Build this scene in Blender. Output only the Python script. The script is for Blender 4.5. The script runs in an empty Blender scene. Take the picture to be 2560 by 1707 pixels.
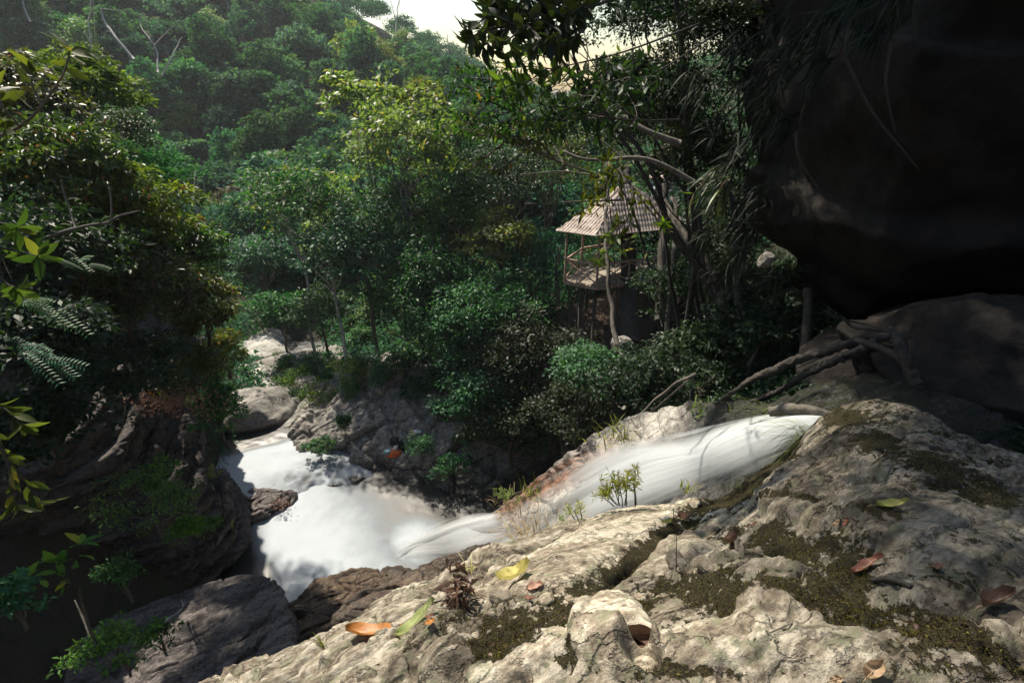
import bpy, math, random
import numpy as np

scene = bpy.context.scene
COL = scene.collection
rad = math.radians
rng = np.random.default_rng(7)

# ------------------------------------------------------------------ camera, sky, sun, exposure
PITCH = 26.0
cam_d = bpy.data.cameras.new('camera')
cam_d.sensor_width = 36.0
cam_d.lens = 18.0
cam_d.clip_start = 0.05
cam_d.clip_end = 2000.0
cam = bpy.data.objects.new('camera', cam_d)
COL.objects.link(cam)
cam.location = (0, 0, 0)
cam.rotation_euler = (rad(90 - PITCH), 0, 0)
scene.camera = cam

SUN_AZ = -36.0      # degrees from +Y, negative towards -X
SUN_EL = 52.0
world = bpy.data.worlds.new('World')
scene.world = world
world.use_nodes = True
wn = world.node_tree
wn.nodes.clear()
w_out = wn.nodes.new('ShaderNodeOutputWorld')
w_bg = wn.nodes.new('ShaderNodeBackground')
w_sky = wn.nodes.new('ShaderNodeTexSky')
w_sky.sky_type = 'NISHITA'
w_sky.sun_disc = False
w_sky.sun_elevation = rad(SUN_EL)
w_sky.sun_rotation = rad(SUN_AZ)
w_sky.dust_density = 1.2
w_sky.air_density = 1.6
w_bg.inputs['Strength'].default_value = 0.08
wn.links.new(w_sky.outputs['Color'], w_bg.inputs['Color'])
wn.links.new(w_bg.outputs['Background'], w_out.inputs['Surface'])

sun_d = bpy.data.lights.new('sun', 'SUN')
sun_d.energy = 4.8
sun_d.angle = rad(0.9)
sun_d.color = (1.0, 0.91, 0.76)
sun = bpy.data.objects.new('sun', sun_d)
COL.objects.link(sun)
sun.rotation_euler = (rad(90 - SUN_EL), 0, rad(180 - SUN_AZ))

scene.view_settings.view_transform = 'Standard'
scene.view_settings.look = 'None'
scene.view_settings.exposure = 0.95
scene.view_settings.gamma = 1.0
scene.render.engine = 'CYCLES'
scene.cycles.use_denoising = True
scene.cycles.denoiser = 'OPENIMAGEDENOISE'
scene.cycles.max_bounces = 5
scene.cycles.diffuse_bounces = 3
scene.cycles.glossy_bounces = 2
scene.cycles.transmission_bounces = 3
scene.cycles.transparent_max_bounces = 12
scene.cycles.volume_bounces = 0
scene.cycles.sample_clamp_indirect = 6.0
scene.cycles.use_adaptive_sampling = True
scene.cycles.adaptive_threshold = 0.02

# ------------------------------------------------------------------ placing things: bearings in the 2560x1707 frame and a depth in metres
SP, CP = math.sin(rad(PITCH)), math.cos(rad(PITCH))
def W(px, py, t):
    u = (np.asarray(px, float) - 1280) / 1280
    v = (853.5 - np.asarray(py, float)) / 1280
    t = np.asarray(t, float)
    return np.stack([u * t, (CP + SP * v) * t, (-SP + CP * v) * t], -1)
def Wz(px, py, z):
    v = (853.5 - py) / 1280
    return W(px, py, z / (-SP + CP * v))
def proj(P):
    P = np.asarray(P, float)
    t = P[..., 1] * CP - P[..., 2] * SP
    t = np.where(np.abs(t) < 1e-4, 1e-4, t)
    v = (P[..., 1] * SP + P[..., 2] * CP) / t
    return 1280 + 1280 * P[..., 0] / t, 853.5 - 1280 * v, t

# ------------------------------------------------------------------ numpy noise
def _h(i, j, k, s):
    i = i.astype(np.int64); j = j.astype(np.int64); k = k.astype(np.int64)
    n = (i * 374761393 + j * 668265263 + k * 2147483647 + s * 1274126177) & 0xffffffff
    n = ((n ^ (n >> 13)) * 1274126177) & 0xffffffff
    n = ((n ^ (n >> 16)) * 2246822519) & 0xffffffff
    return ((n ^ (n >> 15)) & 0xffffff) / float(0xffffff)
def vnoise(P, s=0):
    F = np.floor(P); f = P - F; f = f * f * (3 - 2 * f)
    i, j, k = F[..., 0], F[..., 1], F[..., 2]
    r = 0
    for a in (0, 1):
        wx = f[..., 0] if a else 1 - f[..., 0]
        for b in (0, 1):
            wy = f[..., 1] if b else 1 - f[..., 1]
            for c in (0, 1):
                wz = f[..., 2] if c else 1 - f[..., 2]
                r = r + wx * wy * wz * _h(i + a, j + b, k + c, s)
    return r * 2 - 1
def fbm(P, octaves=4, s=0, gain=0.5, ridged=False):
    r = 0; amp = 1.0; tot = 0; Q = np.array(P, float)
    for o in range(octaves):
        n = vnoise(Q, s + o * 17)
        if ridged: n = 1 - 2 * np.abs(n)
        r = r + amp * n; tot += amp; amp *= gain; Q = Q * 2.03 + 13.7
    return r / tot
def voronoi(P, s=0):
    F = np.floor(P); f = P - F
    d1 = np.full(P.shape[:-1], 9.0); d2 = d1.copy(); cid = np.zeros(P.shape[:-1])
    for a in (-1, 0, 1):
        for b in (-1, 0, 1):
            for c in (-1, 0, 1):
                i, j, k = F[..., 0] + a, F[..., 1] + b, F[..., 2] + c
                q = np.stack([a + _h(i, j, k, s), b + _h(i, j, k, s + 1), c + _h(i, j, k, s + 2)], -1) - f
                d = np.sqrt((q * q).sum(-1))
                near = d < d1
                d2 = np.where(near, d1, np.minimum(d2, d))
                cid = np.where(near, _h(i, j, k, s + 3), cid)
                d1 = np.where(near, d, d1)
    return d1, d2, cid
def smooth(a, b, x):
    t = np.clip((x - a) / (b - a), 0, 1)
    return t * t * (3 - 2 * t)
def nrm(v):
    return v / np.maximum(np.linalg.norm(v, axis=-1, keepdims=True), 1e-9)

# ------------------------------------------------------------------ mesh building
def np_mesh(name, V, faces, mats, attrs=None, smooth_shade=True, midx=None):
    """faces: one (n,k) array or a list of them"""
    if not isinstance(faces, (list, tuple)): faces = [faces]
    faces = [np.asarray(f, np.int32) for f in faces if len(f)]
    me = bpy.data.meshes.new(name)
    V = np.asarray(V, np.float32)
    me.vertices.add(len(V)); me.vertices.foreach_set('co', V.ravel())
    loops = np.concatenate([f.ravel() for f in faces])
    tot = np.concatenate([np.full(len(f), f.shape[1], np.int32) for f in faces])
    start = np.concatenate([[0], np.cumsum(tot)[:-1]]).astype(np.int32)
    me.loops.add(len(loops)); me.loops.foreach_set('vertex_index', loops)
    me.polygons.add(len(tot)); me.polygons.foreach_set('loop_start', start)
    me.polygons.foreach_set('loop_total', tot)
    me.polygons.foreach_set('use_smooth', np.full(len(tot), smooth_shade))
    if midx is not None: me.polygons.foreach_set('material_index', np.asarray(midx, np.int32))
    for m in (mats if isinstance(mats, (list, tuple)) else [mats]): me.materials.append(m)
    for k, a in (attrs or {}).items():
        at = me.attributes.new(k, 'FLOAT', 'POINT'); at.data.foreach_set('value', np.asarray(a, np.float32).ravel())
    me.update(calc_edges=True)
    return me
def link(name, me, parent=None, loc=None):
    o = bpy.data.objects.new(name, me)
    COL.objects.link(o)
    if parent is not None: o.parent = parent
    if loc is not None: o.location = loc
    return o
def empty(name, loc=(0, 0, 0), rz=0.0):
    o = bpy.data.objects.new(name, None); COL.objects.link(o)
    o.location = loc; o.rotation_euler = (0, 0, rz); o.empty_display_size = 0.2
    return o
def tag(o, label=None, cat=None, group=None, kind=None):
    if label: o['label'] = label
    if cat: o['category'] = cat
    if group: o['group'] = group
    if kind: o['kind'] = kind
    return o
def grid_faces(nu, nv, wrap=False):
    i = np.arange(nu - 1)[:, None]; jj = np.arange(nv if wrap else nv - 1)[None, :]
    a = i * nv + jj; b = i * nv + (jj + 1) % nv
    return np.stack([a, b, b + nv, a + nv], -1).reshape(-1, 4)
def grid_normals(G):
    du = np.gradient(G, axis=0); dv = np.gradient(G, axis=1)
    return nrm(np.cross(du, dv))
def catmull(C, n):
    """resample axis 0 of C (k,...) to n samples"""
    k = C.shape[0]
    x = np.linspace(0, k - 1, n); i = np.minimum(x.astype(int), k - 2); f = x - i
    f = f.reshape((-1,) + (1,) * (C.ndim - 1))
    p1 = C[i]; p2 = C[i + 1]
    p0 = np.where((i > 0).reshape(f.shape), C[np.maximum(i - 1, 0)], 2 * p1 - p2)
    p3 = np.where((i < k - 2).reshape(f.shape), C[np.minimum(i + 2, k - 1)], 2 * p2 - p1)
    return 0.5 * ((2 * p1) + (-p0 + p2) * f + (2 * p0 - 5 * p1 + 4 * p2 - p3) * f ** 2 + (-p0 + 3 * p1 - 3 * p2 + p3) * f ** 3)
def patch_grid(C, nu, nv):
    C = np.asarray(C, float)
    G = catmull(C, nu)
    G = catmull(G.transpose(1, 0, 2), nv).transpose(1, 0, 2)
    return G
def facing(G, toward=(0, 0, 0)):
    """normals of a grid flipped so that on the whole they face a point"""
    N = grid_normals(G)
    c = G.reshape(-1, 3).mean(0)
    if (N.reshape(-1, 3).mean(0) * (np.array(toward) - c)).sum() < 0: return -N, True
    return N, False

# tubes --------------------------------------------------------------
class MB:
    """collects tubes, boxes and sheets into one mesh"""
    def __init__(s): s.V = []; s.F4 = []; s.F3 = []; s.n = 0; s.T = []
    def add(s, V, F, tint=0.5):
        V = np.asarray(V, float); F = np.asarray(F)
        s.V.append(V)
        (s.F4 if F.shape[1] == 4 else s.F3).append(F + s.n)
        s.T.append(np.full(len(V), tint) if np.isscalar(tint) else np.asarray(tint))
        s.n += len(V)
    def tube(s, pts, radii, seg=8, tint=0.5, rough=0.0, seed=0):
        P = np.asarray(pts, float); n = len(P)
        R = np.full(n, radii, float) if np.isscalar(radii) else np.asarray(radii, float)
        if len(R) != n: R = np.interp(np.linspace(0, 1, n), np.linspace(0, 1, len(R)), R)
        T = nrm(np.gradient(P, axis=0))
        up = np.array([0, 0, 1.0]) if abs(T[0, 2]) < 0.9 else np.array([1.0, 0, 0])
        A = np.zeros_like(P)
        a = nrm(np.cross(T[0], up)[None])[0]
        for i in range(n):
            a = a - T[i] * a.dot(T[i]); a = a / max(np.linalg.norm(a), 1e-9); A[i] = a
        B = np.cross(T, A)
        th = np.linspace(0, 2 * math.pi, seg, endpoint=False)
        ring = A[:, None] * np.cos(th)[None, :, None] + B[:, None] * np.sin(th)[None, :, None]
        rr = R[:, None, None]
        V = P[:, None] + ring * rr
        if rough:
            V = V + ring * (fbm(V * (2.2 / max(R.mean(), 1e-3)) * 0.4, 3, seed)[..., None]) * rough * rr
        V = V.reshape(-1, 3)
        s.add(V, grid_faces(n, seg, True), tint)
        # caps
        for e in (0, n - 1):
            c = s.n; ringi = np.arange(seg) + c - seg * (n - e)
            s.V.append(P[e][None]); s.T.append(np.array([tint])); s.n += 1
            s.F3.append(np.stack([ringi, np.roll(ringi, -1), np.full(seg, c)], -1))
    def box(s, c, h, R=None, tint=0.5):
        """centre, half sizes, 3x3 axes as rows"""
        q = np.array([[x, y, z] for x in (-1, 1) for y in (-1, 1) for z in (-1, 1)], float) * np.asarray(h, float)
        if R is not None: q = q @ np.asarray(R, float)
        s.add(q + np.asarray(c, float), [[0, 1, 3, 2], [4, 6, 7, 5], [0, 4, 5, 1], [2, 3, 7, 6], [0, 2, 6, 4], [1, 5, 7, 3]], tint)
    def beam(s, a, b, w, h, tint=0.5, up=(0, 0, 1)):
        a = np.asarray(a, float); b = np.asarray(b, float)
        d = b - a; L = np.linalg.norm(d); d = d / L
        sx = np.cross(d, up); sx = sx / max(np.linalg.norm(sx), 1e-9); uz = np.cross(sx, d)
        s.box((a + b) / 2, (L / 2, w / 2, h / 2), np.array([d, sx, uz]), tint)
    def mesh(s, name, mats, smooth_shade=True):
        f = []
        if s.F4: f.append(np.concatenate(s.F4))
        if s.F3: f.append(np.concatenate(s.F3))
        return np_mesh(name, np.concatenate(s.V), f, mats, {'tint': np.concatenate(s.T)}, smooth_shade)
    def build(s, name, mats, parent=None, smooth_shade=True, loc=None):
        return link(name, s.mesh(name, mats, smooth_shade), parent, loc)
def wiggle(a, b, n, amp, seed, sag=0.0):
    a = np.asarray(a, float); b = np.asarray(b, float)
    t = np.linspace(0, 1, n)[:, None]
    P = a + (b - a) * t
    L = np.linalg.norm(b - a)
    w = np.stack([vnoise(np.stack([t[:, 0] * 3.3 + seed * 7.1, t[:, 0] * 0 + k * 5.3, t[:, 0] * 0 + seed], -1), seed + k) for k in range(3)], -1)
    w = w - w[0] * (1 - t) - w[-1] * t
    P = P + w * amp * L
    P[:, 2] += -sag * L * 4 * (t[:, 0] * (1 - t[:, 0]))
    return P

# ------------------------------------------------------------------ materials
def newmat(name):
    m = bpy.data.materials.new(name); m.use_nodes = True
    nt = m.node_tree; nt.nodes.clear()
    return m, nt, nt.nodes.new('ShaderNodeOutputMaterial')
def N(nt, typ, **kw):
    n = nt.nodes.new(typ)
    for k, v in kw.items():
        if k in n.bl_rna.properties.keys(): setattr(n, k, v)
        else: n.inputs[k.replace('_', ' ')].default_value = v
    return n
def ramp(nt, fac, stops, interp='LINEAR'):
    r = nt.nodes.new('ShaderNodeValToRGB'); r.color_ramp.interpolation = interp
    e = r.color_ramp.elements
    while len(e) > 1: e.remove(e[-1])
    e[0].position = stops[0][0]; e[0].color = _c4(stops[0][1])
    for p, c in stops[1:]:
        x = e.new(p); x.color = _c4(c)
    nt.links.new(fac, r.inputs[0])
    return r.outputs[0]
def _c4(c):
    if np.isscalar(c): return (c, c, c, 1)
    return tuple(c) + (1,) if len(c) == 3 else tuple(c)
def mix(nt, fac, a, b, mode='MIX'):
    m = nt.nodes.new('ShaderNodeMix'); m.data_type = 'RGBA'; m.blend_type = mode
    for k, val in ((0, fac), (6, a), (7, b)):
        if hasattr(val, 'is_output'): nt.links.new(val, m.inputs[k])
        else: m.inputs[k].default_value = val if k == 0 else _c4(val)
    return m.outputs[2]
def math_n(nt, op, a, b=0.0, clamp=False):
    m = nt.nodes.new('ShaderNodeMath'); m.operation = op; m.use_clamp = clamp
    for i, val in enumerate((a, b)):
        if hasattr(val, 'is_output'): nt.links.new(val, m.inputs[i])
        else: m.inputs[i].default_value = val
    return m.outputs[0]
def noise(nt, vec, scale, detail=5.0, rough=0.6, dist=0.0):
    n = nt.nodes.new('ShaderNodeTexNoise')
    n.inputs['Scale'].default_value = scale; n.inputs['Detail'].default_value = detail
    n.inputs['Roughness'].default_value = rough; n.inputs['Distortion'].default_value = dist
    nt.links.new(vec, n.inputs['Vector'])
    return n.outputs[0]
def vor(nt, vec, scale, feature='DISTANCE_TO_EDGE'):
    n = nt.nodes.new('ShaderNodeTexVoronoi'); n.feature = feature
    n.inputs['Scale'].default_value = scale
    nt.links.new(vec, n.inputs['Vector'])
    return n.outputs[0]
def attr(nt, name):
    a = nt.nodes.new('ShaderNodeAttribute'); a.attribute_name = name
    return a.outputs['Fac']
def mapping(nt, vec, scale=(1, 1, 1), rot=(0, 0, 0)):
    m = nt.nodes.new('ShaderNodeMapping'); m.inputs['Scale'].default_value = scale; m.inputs['Rotation'].default_value = rot
    nt.links.new(vec, m.inputs['Vector'])
    return m.outputs[0]

STRATA = nrm(np.array(W(1600, 1250, 4.8) - W(700, 1650, 3.2)))     # run of the bedding across the gorge
def rock_mat(name, light, mid, dark, moss=(0.045, 0.05, 0.012), moss_amt=0.0, scale=1.0, wet=0.0, spots=0.45, bump=0.5, lichen=None, rough=0.85, stretch=0.25, crack=1.0):
    """layered rock: colour patches, dark lichen speckle, fine cracks; attribute 'moss' places moss, 'wet' the wet stone"""
    m, nt, out = newmat(name)
    tc = nt.nodes.new('ShaderNodeTexCoord'); ob = tc.outputs['Object']
    az = math.atan2(STRATA[1], STRATA[0]); el = math.asin(STRATA[2])
    mp = nt.nodes.new('ShaderNodeMapping'); mp.vector_type = 'TEXTURE'
    mp.inputs['Rotation'].default_value = (0, -el, az); mp.inputs['Scale'].default_value = (1 / stretch, 1, 1)
    nt.links.new(ob, mp.inputs['Vector'])
    st = mp.outputs[0]
    n1 = noise(nt, st, 2.2 * scale, 8, 0.62, 0.3)
    n2 = noise(nt, ob, 9 * scale, 8, 0.7)
    n3 = noise(nt, st, 34 * scale, 6, 0.7)
    n4 = noise(nt, ob, 90 * scale, 4, 0.7)
    a = math_n(nt, 'ADD', math_n(nt, 'MULTIPLY', n1, 0.55), math_n(nt, 'MULTIPLY', n2, 0.45))
    c = ramp(nt, a, [(0.38, dark), (0.475, mid), (0.55, light), (0.8, light)])
    c = mix(nt, ramp(nt, n3, [(0.42, 0.0), (0.62, 1.0)]), mix(nt, 0.42, c, dark), c)
    sp = ramp(nt, n4, [(0.5 + 0.12 * (1 - spots), 0.0), (0.66, 1.0)])
    sp = math_n(nt, 'MULTIPLY', sp, ramp(nt, n2, [(0.42, 0.15), (0.6, 1.0)]))
    c = mix(nt, math_n(nt, 'MULTIPLY', sp, spots * 1.5, True), c, [x * 0.35 for x in dark])
    if lichen is not None:
        lf = ramp(nt, noise(nt, ob, 5.5 * scale, 6, 0.7), [(0.52, 0.0), (0.6, 1.0)])
        c = mix(nt, math_n(nt, 'MULTIPLY', lf, 0.75), c, lichen)
    crk = vor(nt, mix(nt, 0.12, st, noise(nt, ob, 6 * scale, 4)), 3.2 * scale)
    crm = ramp(nt, crk, [(0.0, 1.0), (0.035, 0.0)])
    c = mix(nt, math_n(nt, 'MULTIPLY', crm, 0.55 * crack), c, [x * 0.3 for x in dark])
    tint = attr(nt, 'tint')
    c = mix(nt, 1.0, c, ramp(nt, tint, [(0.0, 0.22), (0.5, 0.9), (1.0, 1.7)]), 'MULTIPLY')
    # rust staining
    c = mix(nt, attr(nt, 'rust'), c, (0.23, 0.085, 0.035))
    ms = attr(nt, 'moss')
    mm = math_n(nt, 'ADD', math_n(nt, 'ADD', ms, moss_amt), math_n(nt, 'MULTIPLY', math_n(nt, 'SUBTRACT', noise(nt, ob, 20 * scale, 6, 0.75), 0.5), 2.0))
    mf = ramp(nt, mm, [(0.5, 0.0), (0.6, 1.0)])
    mc = ramp(nt, noise(nt, ob, 70 * scale, 4, 0.7), [(0.3, [x * 0.35 for x in moss]), (0.52, moss), (0.72, (moss[0] * 3.2, moss[1] * 3.8, moss[2] * 2.2))])
    c = mix(nt, mf, c, mc)
    wetf = attr(nt, 'wet')
    c = mix(nt, math_n(nt, 'MULTIPLY', wetf, 0.72), c, (0.012, 0.012, 0.013))
    b = N(nt, 'ShaderNodeBsdfPrincipled')
    nt.links.new(c, b.inputs['Base Color'])
    r = math_n(nt, 'SUBTRACT', rough, math_n(nt, 'MULTIPLY', wetf, 0.6))
    nt.links.new(r, b.inputs['Roughness'])
    b.inputs['Specular IOR Level'].default_value = 0.3
    h = math_n(nt, 'ADD', math_n(nt, 'MULTIPLY', n2, 0.5), math_n(nt, 'MULTIPLY', n3, 0.35))
    h = math_n(nt, 'ADD', h, math_n(nt, 'MULTIPLY', n4, 0.10))
    h = math_n(nt, 'SUBTRACT', h, math_n(nt, 'MULTIPLY', crm, 0.25 * crack))
    h = math_n(nt, 'ADD', h, math_n(nt, 'MULTIPLY', math_n(nt, 'MULTIPLY', mf, noise(nt, ob, 160 * scale, 2, 0.6)), 0.55))
    bp = N(nt, 'ShaderNodeBump'); bp.inputs['Strength'].default_value = bump; bp.inputs['Distance'].default_value = 0.06 / scale
    nt.links.new(h, bp.inputs['Height']); nt.links.new(bp.outputs[0], b.inputs['Normal'])
    nt.links.new(b.outputs[0], out.inputs['Surface'])
    return m
M = {}
M['rock_near'] = rock_mat('pale weathered rock', (0.54, 0.485, 0.385), (0.27, 0.225, 0.165), (0.06, 0.047, 0.034), scale=1.6, lichen=(0.17, 0.175, 0.11), bump=1.0, moss=(0.034, 0.026, 0.009))
M['rock_bank'] = rock_mat('grey bank rock', (0.42, 0.395, 0.35), (0.27, 0.25, 0.225), (0.085, 0.078, 0.07), scale=0.8, moss=(0.05, 0.06, 0.015), moss_amt=0.03, bump=0.9)
M['rock_dark'] = rock_mat('dark layered rock', (0.15, 0.13, 0.12), (0.075, 0.065, 0.062), (0.022, 0.019, 0.019), scale=1.1, bump=0.9, moss=(0.03, 0.04, 0.01))
M['rock_brown'] = rock_mat('brown wet rock', (0.20, 0.135, 0.085), (0.095, 0.065, 0.043), (0.032, 0.024, 0.018), scale=1.3, bump=0.9)
M['boulder_white'] = rock_mat('pale river boulder', (0.62, 0.60, 0.55), (0.45, 0.43, 0.39), (0.2, 0.19, 0.17), scale=0.5, spots=0.2, bump=0.5, stretch=0.5)
M['boulder_grey'] = rock_mat('grey river boulder', (0.36, 0.34, 0.31), (0.27, 0.25, 0.225), (0.12, 0.11, 0.10), scale=0.5, spots=0.3, bump=0.6, stretch=0.5)
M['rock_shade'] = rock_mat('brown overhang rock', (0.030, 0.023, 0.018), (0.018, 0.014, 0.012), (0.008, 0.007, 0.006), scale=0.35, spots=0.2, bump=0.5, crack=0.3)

def soil_mat():
    m, nt, out = newmat('forest soil')
    ob = nt.nodes.new('ShaderNodeTexCoord').outputs['Object']
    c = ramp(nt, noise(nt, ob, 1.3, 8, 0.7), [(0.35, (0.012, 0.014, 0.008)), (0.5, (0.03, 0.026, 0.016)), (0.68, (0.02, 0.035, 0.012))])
    d = ramp(nt, noise(nt, ob, 14, 5, 0.8), [(0.5, 0.0), (0.66, 1.0)])
    c = mix(nt, math_n(nt, 'MULTIPLY', d, 0.5), c, (0.09, 0.055, 0.035))
    c = mix(nt, math_n(nt, 'MULTIPLY', attr(nt, 'dirt'), 0.9), c, ramp(nt, noise(nt, ob, 9, 6, 0.75), [(0.35, (0.05, 0.03, 0.022)), (0.65, (0.12, 0.075, 0.055))]))
    b = N(nt, 'ShaderNodeBsdfPrincipled', Roughness=0.95)
    nt.links.new(c, b.inputs['Base Color'])
    bp = N(nt, 'ShaderNodeBump'); bp.inputs['Strength'].default_value = 0.8; bp.inputs['Distance'].default_value = 0.15
    nt.links.new(noise(nt, ob, 6, 6, 0.7), bp.inputs['Height']); nt.links.new(bp.outputs[0], b.inputs['Normal'])
    nt.links.new(b.outputs[0], out.inputs['Surface'])
    return m
M['soil'] = soil_mat()

# ------------------------------------------------------------------ ground: one sheet, a gorge with hills round it
GP = [(-8, 18, -19.2), (-3, 20, -19.2), (3, 22.0, -19), (-10, 20, -19.2), (-8.5, 14, -19), (4.5, 20.5, -19), (-12, 23.5, -18.9), (-11, 16.5, -19.2), (0, 18, -19),
      (-15, 27, -18.7), (-19, 34, -18.6), (-24, 42, -18.2), (-29, 50, -17.6), (-40, 58, -17), (-60, 66, -16), (-90, 70, -14),
      (-6, 24.5, -17.8), (-2, 25.6, -16.8), (-4, 28, -16.2), (-9, 28, -17.4), (1, 25.5, -15.6), (3.2, 25.2, -13.2), (6.5, 21, -15), (7.5, 17.5, -10), (6.5, 24.5, -12.0),
      (5, 27, -11.7), (2.5, 27.5, -12.0), (9, 26, -11.2), (8, 31, -11.2), (1, 30, -13), (-5, 33, -15), (3, 36, -12),
      (4.3, 6.6, -5.6), (2.9, 8.4, -7.8), (1, 11.3, -12.4), (-1.5, 14.5, -17), (-3.2, 16.5, -19), (3.0, 13.2, -12.0), (4.2, 11.2, -8.8), (6, 9.5, -6.4), (5.2, 14.5, -10.5),
      (6.2, 14.8, -8.9), (8.5, 10, -5.8), (10, 14, -7.2), (13, 10, -4.2), (14, 20, -7.6), (13, 27, -9.6), (18, 35, -7), (26, 30, -1), (30, 10, 5), (17, 0, 2), (20, 50, -3), (9, 5, -4.0),
      (-8, 45, -14), (0, 55, -12), (15, 60, -6), (42, 60, 10), (-15, 60, -13), (-32, 76, -13), (-13, 92, -7), (-30, 112, 0), (-28, 150, 11), (-14, 150, 3), (-4, 145, -3), (8, 142, -5),
      (30, 140, 0), (60, 140, 14), (-50, 78, -10), (-72, 90, 3), (-86, 110, 12), (-115, 100, 24), (-125, 180, 52), (-70, 160, 34), (-45, 155, 20),
      (-10, 230, -8), (-40, 230, 0), (60, 230, 0), (0, 350, -10), (150, 200, 30), (-200, 100, 60), (150, 50, 50), (-150, 300, 40), (120, 350, 20), (-100, -60, 60), (0, -100, 50), (100, -60, 60), (0, -20, 8), (-40, -20, 16), (40, -20, 20),
      (-12.6, 15, -18.5), (-14.5, 15, -10), (-17, 16, -7.2), (-22, 16, -4), (-31, 20, 4), (-16.2, 20, -16), (-18.8, 21, -10), (-13.6, 20, -19), (-14.8, 22.5, -18.8), (-16.5, 25.5, -18.8), (-20, 25, -12), (-24, 30, -12), (-25, 36, -15), (-30, 40, -11), (-38, 47, -8), (-60, 50, 6),
      (-12, 9, -16), (-14.5, 7, -11), (-16, 0, -5), (-20, -8, 2), (-5, 8, -15.5), (-7.5, 11, -18), (-4, 11.5, -16.5), (-4, 3, -10), (-8, 4, -14), (-10, 0, -11), (-6, -3, -5), (-1.5, 3.5, -6),
      (0, -3, -2.6), (0, 0, -2.6), (3, 2, -3.1), (6, 2, -2.8), (5, 5, -4.8), (1, 4.5, -5.2), (0, 7, -9.5), (-2.5, 7.5, -12.5)]
GP = np.array(GP, float)
def _rbf_fit(P):
    n = len(P); d = np.linalg.norm(P[:, None, :2] - P[None, :, :2], axis=-1)
    A = np.zeros((n + 3, n + 3)); A[:n, :n] = -d - np.eye(n) * 0.15
    A[:n, n] = 1; A[:n, n + 1:] = P[:, :2]; A[n, :n] = 1; A[n + 1:, :n] = P[:, :2].T
    return np.linalg.solve(A, np.concatenate([P[:, 2], np.zeros(3)]))
_gw = _rbf_fit(GP)
def ground_z(x, y):
    x = np.asarray(x, float); y = np.asarray(y, float)
    sh = x.shape; x = x.ravel(); y = y.ravel(); out = np.empty(len(x))
    for a in range(0, len(x), 20000):
        q = np.stack([x[a:a + 20000], y[a:a + 20000]], -1)
        d = np.linalg.norm(q[:, None] - GP[None, :, :2], axis=-1)
        out[a:a + 20000] = -(d @ _gw[:-3]) + _gw[-3] + q @ _gw[-2:]
    return out.reshape(sh)
def ground_fine(x, y):
    z = ground_z(x, y)
    r = np.hypot(x, y)
    amp = np.clip(r * 0.02, 0.05, 1.2)
    P = np.stack([x, y, z * 0], -1)
    return z + fbm(P * 0.35, 4, 3) * amp * 0.8
nth, nr = 300, 230
th = np.linspace(0, 2 * math.pi, nth, endpoint=False); r = np.concatenate([[0.05], 1.2 * (420 / 1.2) ** (np.linspace(0, 1, nr - 1))])
X = (r[:, None] * np.sin(th)[None]); Y = (r[:, None] * np.cos(th)[None])
Z = ground_fine(X, Y)
G = np.stack([X, Y, Z], -1)
gpx, gpy, gt = proj(G)
dirt = smooth(4.5, 1.5, np.hypot(X - 6, (Y - 27) * 0.8))
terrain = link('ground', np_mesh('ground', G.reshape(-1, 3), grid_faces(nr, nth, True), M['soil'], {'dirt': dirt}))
tag(terrain, 'dark forest floor of the gorge under the trees and the wooden hut', kind='structure')

# ------------------------------------------------------------------ rock patches
def rock_patch(name, C, nu, nv, mat, disp, toward=(0, 0, 0), attrs=None):
    G = patch_grid(C, nu, nv)
    Nn, flip = facing(G, toward)
    D = disp(G)
    if name != 'rocky_ground': D = D - D.mean()
    G2 = G + Nn * D[..., None]
    F = grid_faces(nu, nv)
    if flip: F = F[:, ::-1]
    at = {'tint': np.full(G.shape[:2], 0.5), 'moss': np.zeros(G.shape[:2]), 'wet': np.zeros(G.shape[:2]), 'rust': np.zeros(G.shape[:2])}
    if attrs: at.update(attrs(G2, G, D))
    return link(name, np_mesh(name, G2.reshape(-1, 3), F, mat, at)), G2
sdir = STRATA
sperp = nrm(np.cross(sdir, [0, 0, 1.0])); sup = np.cross(sperp, sdir)
def to_strata(P, sc, stretch=3.0):
    return np.stack([P @ sdir / stretch, P @ sperp, P @ sup], -1) * sc

# --- the pale rock the camera stands on
crest = [(380, 1846, 3.3), (600, 1750, 3.2), (800, 1662, 3.25), (900, 1607, 3.3), (1010, 1532, 3.6), (1160, 1477, 3.9), (1300, 1392, 4.2), (1450, 1330, 4.6), (1600, 1312, 4.8),
         (1740, 1284, 4.9), (1880, 1196, 5.0), (2030, 1081, 5.3), (2150, 1015, 5.2), (2280, 1025, 4.6), (2420, 1095, 4.0), (2600, 1160, 3.4), (2950, 1260, 3.0), (3500, 1330, 2.8), (4600, 1500, 2.8)]
foot = [(330, 1960, 2.9), (560, 1900, 2.5), (780, 1830, 2.2), (930, 1790, 2.0), (1080, 1760, 1.95), (1200, 1750, 1.85), (1320, 1740, 1.8), (1450, 1740, 1.75), (1580, 1740, 1.7),
        (1720, 1740, 1.65), (1860, 1740, 1.6), (2000, 1740, 1.58), (2140, 1740, 1.55), (2300, 1740, 1.5), (2450, 1740, 1.45), (2640, 1740, 1.4), (2950, 1740, 1.3), (3400, 1800, 1.25), (4400, 1850, 1.2)]
cols = []
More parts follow.
